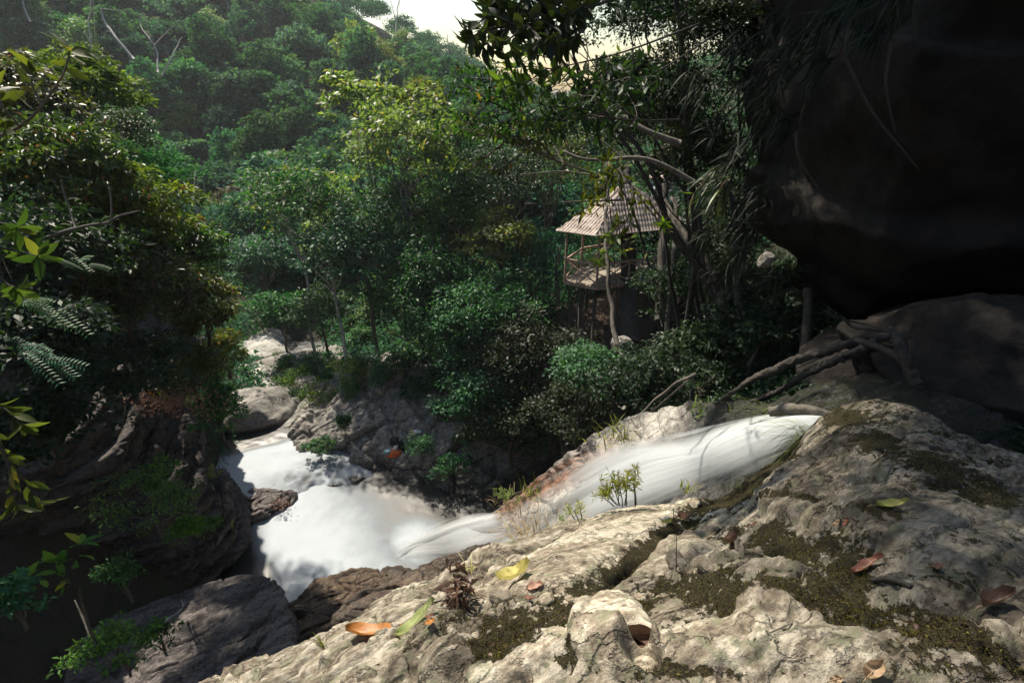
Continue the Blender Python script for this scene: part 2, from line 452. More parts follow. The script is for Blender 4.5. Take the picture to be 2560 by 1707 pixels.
for (cx, cy, ct), (fx, fy, ft) in zip(crest, foot):
    Cw = W(cx, cy, ct); Fw = W(fx, fy, ft)
    h = np.array([Cw[0] * 0.6 - 0.35, Cw[1], 0]); h /= np.linalg.norm(h)
    col = [np.array([Fw[0] * 1.6 - 0.2, -3.0, -1.9]), np.array([Fw[0] * 1.2, -0.8, Fw[2] - 0.05])]
    for s in (0.0, 0.14, 0.30, 0.48, 0.66, 0.82, 0.93, 1.0):
        it = (1 - s) / ft + s / ct
        col.append(W(fx + (cx - fx) * s, fy + (cy - fy) * s, 1 / it))
    col += [Cw + h * 0.35 + np.array([0, 0, -0.30]), Cw + h * 0.75 + np.array([0, 0, -1.1]), Cw + h * 1.0 + np.array([0, 0, -2.6]), Cw + h * 1.3 + np.array([0, 0, -6.0])]
    cols.append(col)
MOSSLINE = [(1250, 1640, 60), (1380, 1580, 60), (1480, 1500, 34), (1600, 1410, 24), (1700, 1340, 22), (1790, 1260, 36), (1900, 1180, 34), (2030, 1050, 16)]
def polyd(px, py, line):
    """signed relative distance to a polyline with half-widths"""
    best = np.full(px.shape, 99.0)
    for (x0, y0, w0), (x1, y1, w1) in zip(line[:-1], line[1:]):
        dx, dy = x1 - x0, y1 - y0
        t = np.clip(((px - x0) * dx + (py - y0) * dy) / (dx * dx + dy * dy), 0, 1)
        d = np.hypot(px - x0 - t * dx, py - y0 - t * dy) / (w0 + (w1 - w0) * t)
        best = np.minimum(best, d)
    return best
def ell(px, py, cx, cy, rx, ry, deg):
    a = rad(-deg); dx, dy = px - cx, py - cy
    return np.hypot((dx * math.cos(a) + dy * math.sin(a)) / rx, (-dx * math.sin(a) + dy * math.cos(a)) / ry)
#          x     y     rx   ry  tilt height(m) tint
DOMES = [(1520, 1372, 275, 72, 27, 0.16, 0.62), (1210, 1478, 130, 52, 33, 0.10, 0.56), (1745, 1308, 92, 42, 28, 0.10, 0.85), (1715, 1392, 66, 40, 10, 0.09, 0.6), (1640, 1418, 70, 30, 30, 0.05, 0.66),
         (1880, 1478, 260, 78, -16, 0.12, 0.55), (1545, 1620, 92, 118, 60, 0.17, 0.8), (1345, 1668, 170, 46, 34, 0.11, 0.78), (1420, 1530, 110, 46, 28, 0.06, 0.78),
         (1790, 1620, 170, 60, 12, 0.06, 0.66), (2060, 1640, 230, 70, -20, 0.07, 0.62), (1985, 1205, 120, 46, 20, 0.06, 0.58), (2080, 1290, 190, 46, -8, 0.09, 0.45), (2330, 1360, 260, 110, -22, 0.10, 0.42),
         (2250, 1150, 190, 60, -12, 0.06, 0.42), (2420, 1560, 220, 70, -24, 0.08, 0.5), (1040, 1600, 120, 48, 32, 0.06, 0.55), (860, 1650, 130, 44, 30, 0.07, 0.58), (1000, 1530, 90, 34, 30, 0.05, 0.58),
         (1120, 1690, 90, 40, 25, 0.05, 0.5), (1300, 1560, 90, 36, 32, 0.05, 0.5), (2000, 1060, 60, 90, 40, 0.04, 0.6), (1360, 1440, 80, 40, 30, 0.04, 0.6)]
PITS = [(1850, 1400, 60, 34, 0, 0.16), (1610, 1662, 46, 60, 70, 0.16), (1560, 1440, 95, 12, 32, 0.06), (2180, 1225, 70, 22, 0, 0.05), (1690, 1210, 60, 20, 20, 0.04)]
def fg_disp(G):
    px, py, t = proj(G)
    px = np.where(t > 0.3, px, -9999.)
    wob = fbm(G * 2.2, 3, 5) * 22
    wob2 = fbm(G * 2.2 + 31, 3, 8) * 22
    qx, qy = px + wob, py + wob2
    D = .02 + fbm(G * 0.9, 4, 1) * 0.05
    S = to_strata(G, 1.0, 3.2)
    for cx, cy, rx, ry, dg, h, _ in DOMES:
        d = ell(qx, qy, cx, cy, rx, ry, dg)
        D = D + .58 * h * np.clip(1 - d ** 4, 0, 1) ** .6
    for cx, cy, rx, ry, dg, h in PITS:
        d = ell(qx, qy, cx, cy, rx, ry, dg)
        D = D - h * smooth(1.0, 0.4, d)
    D = D - 0.05 * smooth(1.6, 0.3, polyd(qx, qy, MOSSLINE))
    # broken, cobbly bedding towards the left, smoother slabs to the right
    left = smooth(1500, 1150, px) * smooth(1300, 1420, py)
    warp = G + np.stack([fbm(G * 3, 3, 50), fbm(G * 3, 3, 51), fbm(G * 3, 3, 52)], -1) * 0.08
    f1, f2, cid = voronoi(to_strata(warp, 5.0, 1.8), 3)
    e = f2 - f1
    bare = np.zeros(px.shape)
    for cx, cy, rx, ry, dg, h, tn in DOMES:
        if tn > 0.58: bare = np.maximum(bare, smooth(1.02, 0.75, ell(qx, qy, cx, cy, rx, ry, dg)))
    rgh = 1 - .75 * bare
    D = D + rgh * left * (0.055 * smooth(0, 0.16, e) + 0.05 * (cid - 0.5))
    g1, g2, gid = voronoi(to_strata(warp, 1.7, 2.6), 9)
    D = D + rgh * (0.05 * smooth(0, 0.09, g2 - g1) - 0.03 + 0.05 * (gid - 0.5)) * (0.55 + 0.45 * left)
    lay = np.abs(((S[..., 2] * 1.0 + S[..., 1] * 0.55 + fbm(G * 1.3, 3, 21) * 0.12) * 6.5) % 1.0 - 0.5) * 2
    D = D + rgh * (smooth(0.0, 0.25, lay) - 0.8) * 0.022
    D = D + fbm(to_strata(G, 7, 2.4), 5, 30, 0.55) * 0.028 * (1 - .5 * bare) + fbm(G * 18, 4, 33, 0.65) * 0.013 * (1 + fbm(G * 1.5, 2, 77)) + fbm(G * 5.5, 3, 37, 0.5, True) * 0.012
    return D
MOSSPX = [(1500, 1590, 210, 44, 24, 1.0), (1420, 1660, 60, 60, 30, .8), (1250, 1660, 110, 40, 34, .8), (1900, 1530, 330, 46, -8, .9), (2200, 1560, 300, 36, -18, .8), (1990, 1390, 110, 60, -40, .75), (2350, 1480, 150, 40, -15, .5),
          (1650, 1690, 200, 50, 0, .85), (2120, 1440, 80, 120, 30, .6), (1130, 1620, 150, 26, 33, .7), (2100, 1050, 150, 26, 0, .55), (2180, 1110, 90, 40, -20, .6), (2400, 1620, 250, 30, -25, .7), (1840, 1350, 110, 28, -5, .5),
          (2300, 1180, 160, 36, -20, .55), (2000, 1260, 140, 14, 0, .6), (1960, 1640, 120, 26, -30, .6), (1480, 1560, 60, 30, 30, .9), (1040, 1660, 90, 20, 33, .6), (2470, 1250, 100, 60, -20, .5), (2160, 1320, 160, 16, -8, .5)]
def fg_attrs(G2, G, D):
    px, py, t = proj(G)
    wob = fbm(G * 2.2, 3, 5) * 22; wob2 = fbm(G * 2.2 + 31, 3, 8) * 22
    qx, qy = px + wob, py + wob2
    tint = np.full(px.shape, 0.5)
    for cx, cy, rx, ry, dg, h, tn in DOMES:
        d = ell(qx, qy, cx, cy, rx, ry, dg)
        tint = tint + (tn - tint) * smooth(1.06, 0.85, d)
    ms = 1.0 * smooth(1.35, 0.6, polyd(qx, qy, MOSSLINE))
    for cx, cy, rx, ry, dg, a in MOSSPX:
        ms = np.maximum(ms, a * smooth(1.25, 0.35, ell(qx, qy, cx, cy, rx, ry, dg)))
    # moss keeps to the hollows and off the bare domes
    bare = np.zeros(px.shape)
    for cx, cy, rx, ry, dg, h, tn in DOMES:
        if tn > 0.58: bare = np.maximum(bare, smooth(1.05, 0.8, ell(qx, qy, cx, cy, rx, ry, dg)))
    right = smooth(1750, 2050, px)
    ms = ms * (1 - 0.9 * bare) + 0.36 * right + 0.26 * smooth(1300, 1750, px) * (1 - right) * (1 - bare) - 0.12
    ms = np.maximum(ms, .85 * smooth(1.5, .5, polyd(qx, qy, MOSSLINE)))
    ms = ms - D * 1.6 + 0.72 * fbm(to_strata(G, 7, 1.8), 3, 44, .6) + 0.75 * fbm(G * 30, 3, 46, .75) + 0.02 + 0.05 * right
    tint = tint + 0.16 * (fbm(G * 2.4, 4, 91)) - 0.16 * right - 0.06 * smooth(1500, 1750, px)  # tint lowered towards the right: canopy shade painted into the rock
    return {'tint': np.clip(tint, 0, 1), 'moss': ms, 'wet': np.zeros(px.shape)}
FGC = np.array(cols)
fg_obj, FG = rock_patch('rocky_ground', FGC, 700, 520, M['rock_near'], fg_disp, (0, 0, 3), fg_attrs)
tag(fg_obj, 'pale weathered bedrock ledge with moss bands above the waterfall', kind='structure')
FGpx, FGpy, FGt = proj(FG)
def on_fg(px, py):
    """the point of the near ledge seen in that direction"""
    m = (FGt > 0.5)
    d = np.where(m, (FGpx - px) ** 2 + (FGpy - py) ** 2 + FGt * 20, 1e12)
    i = np.unravel_index(np.argmin(d), d.shape)
    Nn = grid_normals(FG[max(i[0] - 4, 0):i[0] + 5, max(i[1] - 4, 0):i[1] + 5]).reshape(-1, 3).mean(0)
    if Nn[2] < 0: Nn = -Nn
    return FG[i], Nn / np.linalg.norm(Nn)

# --- generic displaced rock for the banks
def flat_strata(P, sc, stretch=3.0):
    z = P[..., 2] + P[..., 0] * 0.10 - P[..., 1] * 0.14
    return np.stack([P[..., 0] / stretch, P[..., 1] / stretch, z * 1.25], -1) * sc
def bank_disp(amp=0.35, sc=0.6, strat=0.25, seed=0, layers=1.6, blocks=0.25, flat=False):
    def f(G):
        to_strata = flat_strata if flat else globals()['to_strata']
        S = to_strata(G, 1.0, 3.0)
        warp = G + np.stack([fbm(G * 0.9, 3, 60), fbm(G * 0.9, 3, 61), fbm(G * 0.9, 3, 62)], -1) * 0.35
        D = fbm(G * sc, 5, seed, 0.5) * amp
        ph = (S[..., 2] + (0 if flat else 0.35) * S[..., 1] + fbm(G * 0.4, 3, seed + 5) * 0.35) * layers
        fr = ph % 1.0
        st = _h(np.floor(ph), np.floor(ph) * 0, np.floor(ph) * 0 + seed, 4) - 0.5
        D = D + strat * (st * 1.0 + 0.6 * smooth(0, 0.7, fr) - 0.9 * smooth(0.86, 1.0, fr))
        f1, f2, cid = voronoi(to_strata(warp, 0.62, 2.6), seed + 2)
        D = D + blocks * ((cid - 0.5) * 1.1 + smooth(0, 0.10, f2 - f1) * 0.35 - 0.3)
        f1, f2, cid = voronoi(to_strata(warp, 1.9, 1.6), seed + 4)
        D = D + blocks * 0.22 * ((cid - 0.5) + smooth(0, 0.12, f2 - f1) * 0.6)
        D = D + fbm(to_strata(G, 2.6, 2.0), 5, seed + 9, 0.6) * amp * 0.28 + fbm(G * 3.3, 3, seed + 3, 0.5, True) * amp * 0.12
        return D
    return f
def z_wet(z0, h=0.5):
    def f(G2, G, D):
        w = smooth(z0 + h, z0 + 0.02, G2[..., 2] + fbm(G2 * 1.2, 3, 4) * 0.25)
        return {'wet': w}
    return f
POOL = -18.0
UP = -17.55
# left cliff, layered and dark
C = [[(-30, -2, 2), (-26, -2, -3), (-22, 1, -10), (-16, 3, -15), (-13, 3, -20)],
     [W(-700, 420, 15), W(-700, 760, 13), W(-650, 1150, 13), W(-600, 1500, 14), W(-300, 1750, 16)],
     [W(-200, 480, 15.5), W(-200, 800, 14), W(-150, 1080, 13.5), W(-80, 1380, 14.5), W(-10, 1600, 17.5)],
     [W(120, 560, 18), W(120, 900, 16.5), W(150, 1100, 15.5), W(180, 1300, 16.0), W(220, 1520, 19.5)],
     [W(300, 640, 21), W(300, 930, 18.5), W(340, 1090, 17.5), W(400, 1260, 17.5), W(430, 1540, 20.0)],
     [W(430, 740, 23.5), W(420, 980, 20.5), W(455, 1090, 19.5), W(520, 1230, 19.3), W(550, 1470, 21.2)],
     [W(490, 830, 25.5), W(470, 1010, 22.3), W(505, 1110, 21.4), W(575, 1240, 21.4), W(615, 1430, 22.6)],
     [W(520, 880, 28), W(455, 1030, 24.9), W(490, 1130, 24.1), W(560, 1230, 24.1), W(615, 1310, 24.6)],
     [W(530, 900, 31), W(440, 1040, 27.8), W(475, 1130, 27.0), W(530, 1210, 26.8), W(570, 1265, 26.4)],
     [W(510, 880, 35), W(430, 1000, 31.8), W(455, 1080, 30.8), W(485, 1150, 29.6), W(505, 1190, 29.0)],
     [W(470, 830, 40), W(480, 930, 36), W(510, 1000, 34.5), W(540, 1050, 33), W(560, 1080, 32.6)]]
cliff, CL = rock_patch('cliff', C, 420, 260, M['rock_dark'], bank_disp(0.55, 0.5, 0.42, 11, 0.9, 0.42, True), (0, 5, -8), z_wet(POOL, 0.7))
tag(cliff, 'dark layered cliff along the left side of the pool', kind='structure')

# right bank of the pool: grey slabs below the trees
C = [[W(650, 1000, 37), W(660, 1050, 33.5), W(665, 1120, 30), W(670, 1165, 28.6)],
     [W(700, 930, 36.5), W(730, 1010, 31.5), W(745, 1110, 28.4), W(750, 1180, 27.6)],
     [W(800, 930, 36), W(830, 985, 31.0), W(860, 1085, 28.2), W(870, 1190, 27.2)],
     [W(900, 900, 35), W(920, 960, 30.4), W(950, 1090, 27.8), W(960, 1210, 26.6)],
     [W(980, 880, 34), W(1010, 950, 29.8), W(1030, 1100, 27.2), W(1040, 1250, 25.7)],
     [W(1060, 900, 33), W(1090, 980, 29.2), W(1120, 1110, 27.0), W(1150, 1250, 25.6)],
     [W(1150, 900, 32), W(1190, 1000, 28.4), W(1240, 1110, 27.1), W(1290, 1245, 25.8)],
     [W(1250, 880, 31), W(1300, 960, 28.2), W(1350, 1080, 27.6), W(1400, 1190, 27.0)],
     [W(1350, 860, 30), W(1400, 950, 27.6), W(1450, 1050, 27.4), W(1500, 1140, 27.4)],
     [W(1450, 880, 26), W(1500, 960, 24.5), W(1540, 1020, 24.5), W(1590, 1100, 25.5)]]
def bank_attr(G2, G, D):
    px, py, t = proj(G2)
    w = smooth(POOL + 0.7, POOL + 0.05, G2[..., 2] + fbm(G2 * 1.2, 3, 4) * 0.25)
    return {'wet': w, 'tint': 0.5 + 0.12 * fbm(G2 * 0.5, 3, 8) - 0.2 * smooth(1150, 1350, px), 'moss': 0.25 * fbm(G2 * 0.6, 3, 71) + 0.1}
bank, BK = rock_patch('rock_bank', C, 420, 200, M['rock_bank'], bank_disp(0.45, 0.7, 0.35, 5, 1.0, 0.55), (0, 5, -8), bank_attr)
tag(bank, 'grey fractured rock bank right of the pool below the trees', kind='structure')

# the chute slab under the waterfall
PL = -18.4
C = [[W(2700, 760, 9.6), W(2250, 900, 8.8), W(2080, 965, 8.6), W(1900, 1000, 9.6), W(1700, 1010, 12.5), W(1500, 1075, 14.8), W(1320, 1215, 18.0), W(1200, 1300, 21.6), Wz(1120, 1325, PL)],
     [W(2640, 860, 8.4), W(2180, 1000, 7.7), W(2060, 1030, 7.6), W(1900, 1045, 8.7), W(1720, 1070, 11.6), W(1530, 1130, 14.0), W(1340, 1250, 17.5), W(1210, 1340, 20.8), Wz(1100, 1350, PL)],
     [W(2600, 1000, 7.4), W(2120, 1080, 6.9), W(2020, 1090, 7.0), W(1880, 1120, 8.0), W(1700, 1160, 10.6), W(1520, 1220, 12.9), W(1330, 1320, 16.2), W(1190, 1385, 20.0), Wz(1085, 1385, PL)],
     [W(2600, 1180, 6.8), W(2100, 1180, 6.4), W(1980, 1180, 6.6), W(1820, 1220, 7.5), W(1640, 1280, 9.4), W(1460, 1350, 11.6), W(1280, 1410, 15.0), W(1150, 1440, 19.6), Wz(1070, 1430, PL)],
     [W(2560, 1380, 6.6), W(2050, 1330, 6.4), W(1900, 1330, 6.6), W(1740, 1370, 7.3), W(1560, 1420, 9.0), W(1380, 1470, 11.2), W(1200, 1520, 14.6), W(1100, 1500, 19.0), Wz(1060, 1480, PL)]]
def chute_attr(G2, G, D):
    px, py, t = proj(G2)
    far = polyd(px, py, [(1150, 1310, 26), (1330, 1225, 34), (1480, 1150, 24), (1700, 1030, 14)])
    rust = 0.75 * smooth(1.5, 0.4, far + 0.5 * fbm(G2 * 1.5, 3, 2)) * smooth(1600, 1380, px)
    u = smooth(0.0, 1.0, far / 6)
    dryp = smooth(2.6, 1.2, far)
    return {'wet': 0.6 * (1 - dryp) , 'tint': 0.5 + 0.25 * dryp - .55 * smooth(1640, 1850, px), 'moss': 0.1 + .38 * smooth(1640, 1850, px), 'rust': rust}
chute, CH = rock_patch('rock_chute', C, 200, 420, M['rock_bank'], bank_disp(0.16, 0.8, 0.10, 23, 1.5, 0.14), (0, 0, 8), chute_attr)
tag(chute, 'steep wet rock slab carrying the waterfall into the pool', kind='structure')

# ------------------------------------------------------------------ boulders
def uv_sphere(nu, nv):
    a = np.linspace(0.001, math.pi - 0.001, nu); b = np.linspace(0, 2 * math.pi, nv, endpoint=False)
    return np.stack([np.sin(a)[:, None] * np.cos(b)[None], np.sin(a)[:, None] * np.sin(b)[None], np.cos(a)[:, None] * np.ones(nv)[None]], -1)
def euler(rx, ry, rz):
    from mathutils import Euler
    return np.array(Euler((rad(rx), rad(ry), rad(rz))).to_matrix())
def boulder(name, c, radii, rot, mat, seed, label, cat='boulder', group=None, amp=0.16, res=(70, 120), blocky=0.5, attrs=None, crack=0.05, kind=None, blk=0.0):
    S = uv_sphere(*res)
    # squarish facets
    R = np.abs(S) ** (1.0) ; p = 2.0 + 2.2 * blocky
    k = (np.abs(S) ** p).sum(-1) ** (1 / p)
    S2 = S / k[..., None]
    rs = np.random.default_rng(seed)
    for _ in range(9):
        n = nrm(rs.normal(size=3)); dcut = rs.uniform(0.72, 0.98)
        dd = np.maximum((S2 @ n) - dcut, 0)
        S2 = S2 - dd[..., None] * n * 0.85
    radii = np.asarray(radii, float)
    V = S2 * radii
    m = radii.mean()
    Rm = euler(*rot)
    V = V @ Rm.T
    Q = V / m + seed * 3.1
    D = fbm(Q * 1.3, 5, seed, 0.5) * amp
    ph = (to_strata(Q, 1.0)[..., 2] * 2.2 + fbm(Q, 2, seed) * 0.4); fr = ph % 1
    D = D + crack * (smooth(0, .6, fr) - smooth(.9, 1, fr))
    D = D + fbm(Q * 6, 4, seed + 1, 0.55) * amp * 0.22
    if blk:
        Wp = V + np.stack([fbm(V * 1.1, 3, seed + 60 + q) for q in range(3)], -1) * .3
        f1, f2, cid = voronoi(to_strata(Wp, 1.1, 2.8) + seed, seed)
        e1, e2, eid = voronoi(to_strata(Wp, 3.0, 1.8) + seed, seed + 5)
        D = D + (blk * ((cid - .5) * 1.2 + .5 * smooth(0, .1, f2 - f1)) + blk * .35 * ((eid - .5) + .5 * smooth(0, .12, e2 - e1))) / m
    V = V + nrm(V / (radii.mean())) * (D * m)[..., None]
    at = {'tint': 0.5 + 0.1 * fbm(Q * 2, 2, seed), 'moss': np.zeros(V.shape[:2]), 'wet': np.zeros(V.shape[:2]), 'rust': np.zeros(V.shape[:2])}
    c = np.asarray(c, float)
    if attrs: at.update(attrs(V + c))
    F = grid_faces(res[0], res[1], True)
    me = np_mesh(name, V.reshape(-1, 3), F[:, ::-1], mat, at)
    o = link(name, me, None, c)
    tag(o, label, cat, group, kind)
    return o
def wet_below(z, h=0.35, base=None):
    def f(P):
        d = {'wet': smooth(z + h, z, P[..., 2])}
        if base: d.update(base(P))
        return d
    return f
# far river boulders up the stream
BL = [  # px, py, t, rx, ry, rz, mat, label
    (668, 868, 41, 1.9, 2.2, 1.3, 'boulder_grey', 'small grey boulder at the far top end of the boulder stream'),
    (628, 908, 38.5, 2.6, 2.4, 1.5, 'boulder_white', 'broad pale boulder second from the far top of the boulder stream'),
    (630, 948, 36.0, 2.3, 1.6, 1.0, 'boulder_white', 'rounded white boulder in the middle of the boulder stream'),
    (655, 968, 34.8, 1.9, 1.3, 0.7, 'boulder_white', 'flat white boulder beside reedy shrubs in the stream'),
    (590, 985, 34.4, 2.2, 1.6, 1.2, 'boulder_white', 'bright white boulder with a twig in front, above the big grey boulder'),
    (560, 940, 36.5, 1.4, 1.2, 0.8, 'boulder_white', 'small white boulder half hidden by leaves on the left stream edge'),
    (545, 1018, 33.0, 1.6, 1.4, 1.0, 'boulder_white', 'cream coloured boulder tucked behind the left edge of the big grey boulder'),
    (760, 978, 33.8, 1.3, 1.0, 0.9, 'boulder_grey', 'mossy grey boulder standing among the reeds right of the stream'),
    (700, 930, 37.0, 1.2, 1.2, 0.8, 'boulder_grey', 'dark little boulder on the shaded right edge of the stream'),
    (800, 918, 37.5, 4.2, 2.2, 1.1, 'boulder_grey', 'long flat grey slab among the bushes right of the boulder stream'),
]
for i, (px, py, t, a, b, c, mt, lb) in enumerate(BL):
    boulder('boulder', W(px, py, t), (a, b, c), (8 * math.sin(i * 3), 10 * math.cos(i * 2), 40 * math.sin(i * 1.7)), M[mt], 100 + i, lb, 'boulder', 'boulders lying in the upper stream', 0.12, (46, 80))
boulder('boulder', W(655, 1040, 31.6), (2.3, 2.2, 2.0), (10, 14, 25), M['boulder_grey'], 205, 'big grey boulder with a shadowed overhanging face at the head of the upper pool', 'boulder', None, 0.14, (90, 150), attrs=wet_below(UP + 0.1, 0.3))
boulder('boulder', W(600, 1085, 31.0), (1.5, 1.2, 0.8), (10, -14, 15), M['boulder_grey'], 207, 'low grey wedge of rock leaning against the big grey boulder', 'boulder', None, 0.14, (60, 90), attrs=wet_below(UP + 0.1, 0.3))
# small stones at the lip between the pools
for i, (px, py, t, s, lb) in enumerate([(850, 1212, 26.4, .50, 'rounded mossy stone standing in the white water at the top edge of the pool'),
        (893, 1202, 26.5, .42, 'flat dark stone in white water beside the rounded mossy stone'),
        (795, 1232, 25.9, .26, 'tiny stone alone in the white pool below the lip'),
        (713, 1262, 25.6, .30, 'small white-topped stone on the dark spit left of the pool'),
        (722, 1248, 25.9, .22, 'pebble-sized pale stone behind the white-topped stone on the spit'),
        (815, 1190, 26.9, .42, 'dark wet stone on the lip between the upper and lower pools'),
        (775, 1170, 27.4, .55, 'long wet stone in the riffle left of the lip stones'),
        (905, 1165, 27.6, .55, 'pale wet stone in the riffle below the backpacks'),
        (615, 1125, 29.6, .30, 'round buff stone in the dark water under the big grey boulder')]):
    boulder('stone', W(px, py, t), (s * 1.25, s, s * 0.6), (5, 5, 50 * i), M['boulder_grey' if i in (0, 1, 5, 6) else 'boulder_white'], 300 + i, lb, 'stone', 'stones in the pool', 0.12, (30, 44), attrs=wet_below(POOL + .12, .25))
# big rocks round the foot of the pool
LOWR = [
 (700, 1545, 17.6, 'x')]
boulder('rock_outcrop', W(395, 1842, 15.0), (4.3, 3.2, 2.3), (-4, -10, 24), M['rock_dark'], 411, 'large brown rock outcrop at the bottom left with leaf litter', 'rock', None, 0.15, (240, 380), 0.7, crack=0.09, blk=0.3,
        attrs=lambda P: {'tint': 0.78 + 0.25 * fbm(P * 0.6, 3, 3) + 0 * P[..., 0], 'moss': -0.05 + 0.2 * fbm(P * .5, 3, 8)})
boulder('wet_rock', W(900, 1535, 18.2), (3.0, 1.1, 1.0), (0, 16, 33), M['rock_brown'], 421, 'brown wet rock slab sloping down to the gap where the pool drains', 'rock', None, 0.22, (190, 300), 0.8, crack=0.12, blk=0.28, attrs=lambda P: {'wet': 0.25 + 0.5 * smooth(-15.5, -17.0, P[..., 2])})
boulder('wet_rock', W(825, 1580, 17.3), (1.3, .85, 1.0), (10, 20, 30), M['rock_brown'], 423, 'dark ribbed wet rock beside the small drain pool', 'rock', None, 0.22, (190, 300), 0.8, crack=0.12, blk=0.28, attrs=lambda P: {'wet': 0.75 + 0 * P[..., 0]})
boulder('wet_rock', W(1180, 1445, 15.8), (2.1, 0.75, 0.6), (0, 20, 36), M['rock_brown'], 425, 'black glistening rock ridge beside the lower end of the waterfall', 'rock', None, 0.26, (170, 280), 0.7, blk=0.28, attrs=lambda P: {'wet': 0.6 + 0.3 * fbm(P, 2, 3)})
boulder('wet_rock', W(1060, 1540, 14.6), (2.2, 0.8, 0.9), (0, 20, 36), M['rock_brown'], 427, 'dark craggy rock just under the near pale ledge', 'rock', None, 0.26, (170, 280), 0.7, blk=0.28, attrs=lambda P: {'wet': 0.55 + 0 * P[..., 0]})
boulder('rock_spit', W(640, 1275, 24.9), (1.6, 1.0, 0.7), (0, -6, 40), M['rock_dark'], 431, 'dark rock spit sprinkled with dead leaves between the two pools', 'rock', None, 0.2, (90, 140), 0.6, blk=0.28, attrs=lambda P: {'tint': 0.8 + 0.2 * fbm(P * 2, 2, 5), 'wet': smooth(POOL + .4, POOL, P[..., 2])})
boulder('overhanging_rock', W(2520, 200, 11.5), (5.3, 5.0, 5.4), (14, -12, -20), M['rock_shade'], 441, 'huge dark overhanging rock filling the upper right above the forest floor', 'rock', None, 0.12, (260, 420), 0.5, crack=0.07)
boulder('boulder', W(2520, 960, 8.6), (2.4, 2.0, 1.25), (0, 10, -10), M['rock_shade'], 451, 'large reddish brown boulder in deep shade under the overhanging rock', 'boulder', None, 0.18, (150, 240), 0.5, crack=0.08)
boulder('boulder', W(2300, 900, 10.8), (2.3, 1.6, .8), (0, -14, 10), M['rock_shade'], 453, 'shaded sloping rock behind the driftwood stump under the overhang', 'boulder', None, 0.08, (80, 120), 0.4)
boulder('stone', W(1915, 650, 10.2), (.11, .12, .17), (0, 30, 10), M['rock_bank'], 455, 'pale sunlit knob of rock at the lower edge of the overhanging rock', 'rock', None, 0.2, (40, 60), 0.4)
boulder('stone', W(1555, 862, 24.0), (.5, .45, .35), (0, 0, 10), M['rock_bank'], 457, 'pale stone in the undergrowth at the foot of a thin trunk below the hut', 'stone', None, 0.15, (40, 60), 0.4)

# ------------------------------------------------------------------ water
def foam_mat():
    m, nt, out = newmat('silky white water')
    ob = nt.nodes.new('ShaderNodeTexCoord').outputs['Object']
    f = attr(nt, 'foam')
    fl = nt.nodes.new('ShaderNodeAttribute'); fl.attribute_name = 'flow'; flv = fl.outputs['Vector']
    s1 = noise(nt, flv, 1.0, 7, 0.62, 0.1)
    s2 = noise(nt, ob, 22, 4, 0.7)
    ff = math_n(nt, 'ADD', f, math_n(nt, 'MULTIPLY', math_n(nt, 'SUBTRACT', s1, 0.5), 0.34))
    ff = math_n(nt, 'ADD', ff, math_n(nt, 'MULTIPLY', math_n(nt, 'SUBTRACT', s2, 0.5), 0.16))
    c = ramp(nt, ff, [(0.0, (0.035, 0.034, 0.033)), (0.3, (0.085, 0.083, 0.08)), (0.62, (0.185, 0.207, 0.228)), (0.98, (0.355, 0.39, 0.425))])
    b = N(nt, 'ShaderNodeBsdfPrincipled')
    nt.links.new(c, b.inputs['Base Color'])
    nt.links.new(ramp(nt, ff, [(0.1, 0.32), (0.6, 0.85)]), b.inputs['Roughness'])
    bp = N(nt, 'ShaderNodeBump'); bp.inputs['Strength'].default_value = 0.25; bp.inputs['Distance'].default_value = 0.05
    nt.links.new(s1, bp.inputs['Height']); nt.links.new(bp.outputs[0], b.inputs['Normal'])
    nt.links.new(b.outputs[0], out.inputs['Surface'])
    return m
M['foam'] = foam_mat()
def fall_mat():
    m, nt, out = newmat('falling white water')
    fl = nt.nodes.new('ShaderNodeAttribute'); fl.attribute_name = 'flow'; flv = fl.outputs['Vector']
    s1 = noise(nt, flv, 1.0, 6, 0.6)
    a = math_n(nt, 'ADD', attr(nt, 'foam'), math_n(nt, 'MULTIPLY', math_n(nt, 'SUBTRACT', s1, 0.5), math_n(nt, 'MULTIPLY', attr(nt, 'edge'), 1.5)), True)
    d = N(nt, 'ShaderNodeBsdfDiffuse'); d.inputs[0].default_value = (0.66, 0.69, 0.71, 1)
    tl = N(nt, 'ShaderNodeBsdfTranslucent'); tl.inputs[0].default_value = (0.78, 0.79, 0.78, 1)
    ms = N(nt, 'ShaderNodeMixShader'); ms.inputs[0].default_value = 0.5
    nt.links.new(d.outputs[0], ms.inputs[1]); nt.links.new(tl.outputs[0], ms.inputs[2])
    tr = N(nt, 'ShaderNodeBsdfTransparent')
    m2 = N(nt, 'ShaderNodeMixShader')
    nt.links.new(a, m2.inputs[0]); nt.links.new(tr.outputs[0], m2.inputs[1]); nt.links.new(ms.outputs[0], m2.inputs[2])
    nt.links.new(m2.outputs[0], out.inputs['Surface'])
    return m
M['fall'] = fall_mat()
def add_vec_attr(me, name, A):
    at = me.attributes.new(name, 'FLOAT_VECTOR', 'POINT'); at.data.foreach_set('vector', np.asarray(A, np.float32).ravel())
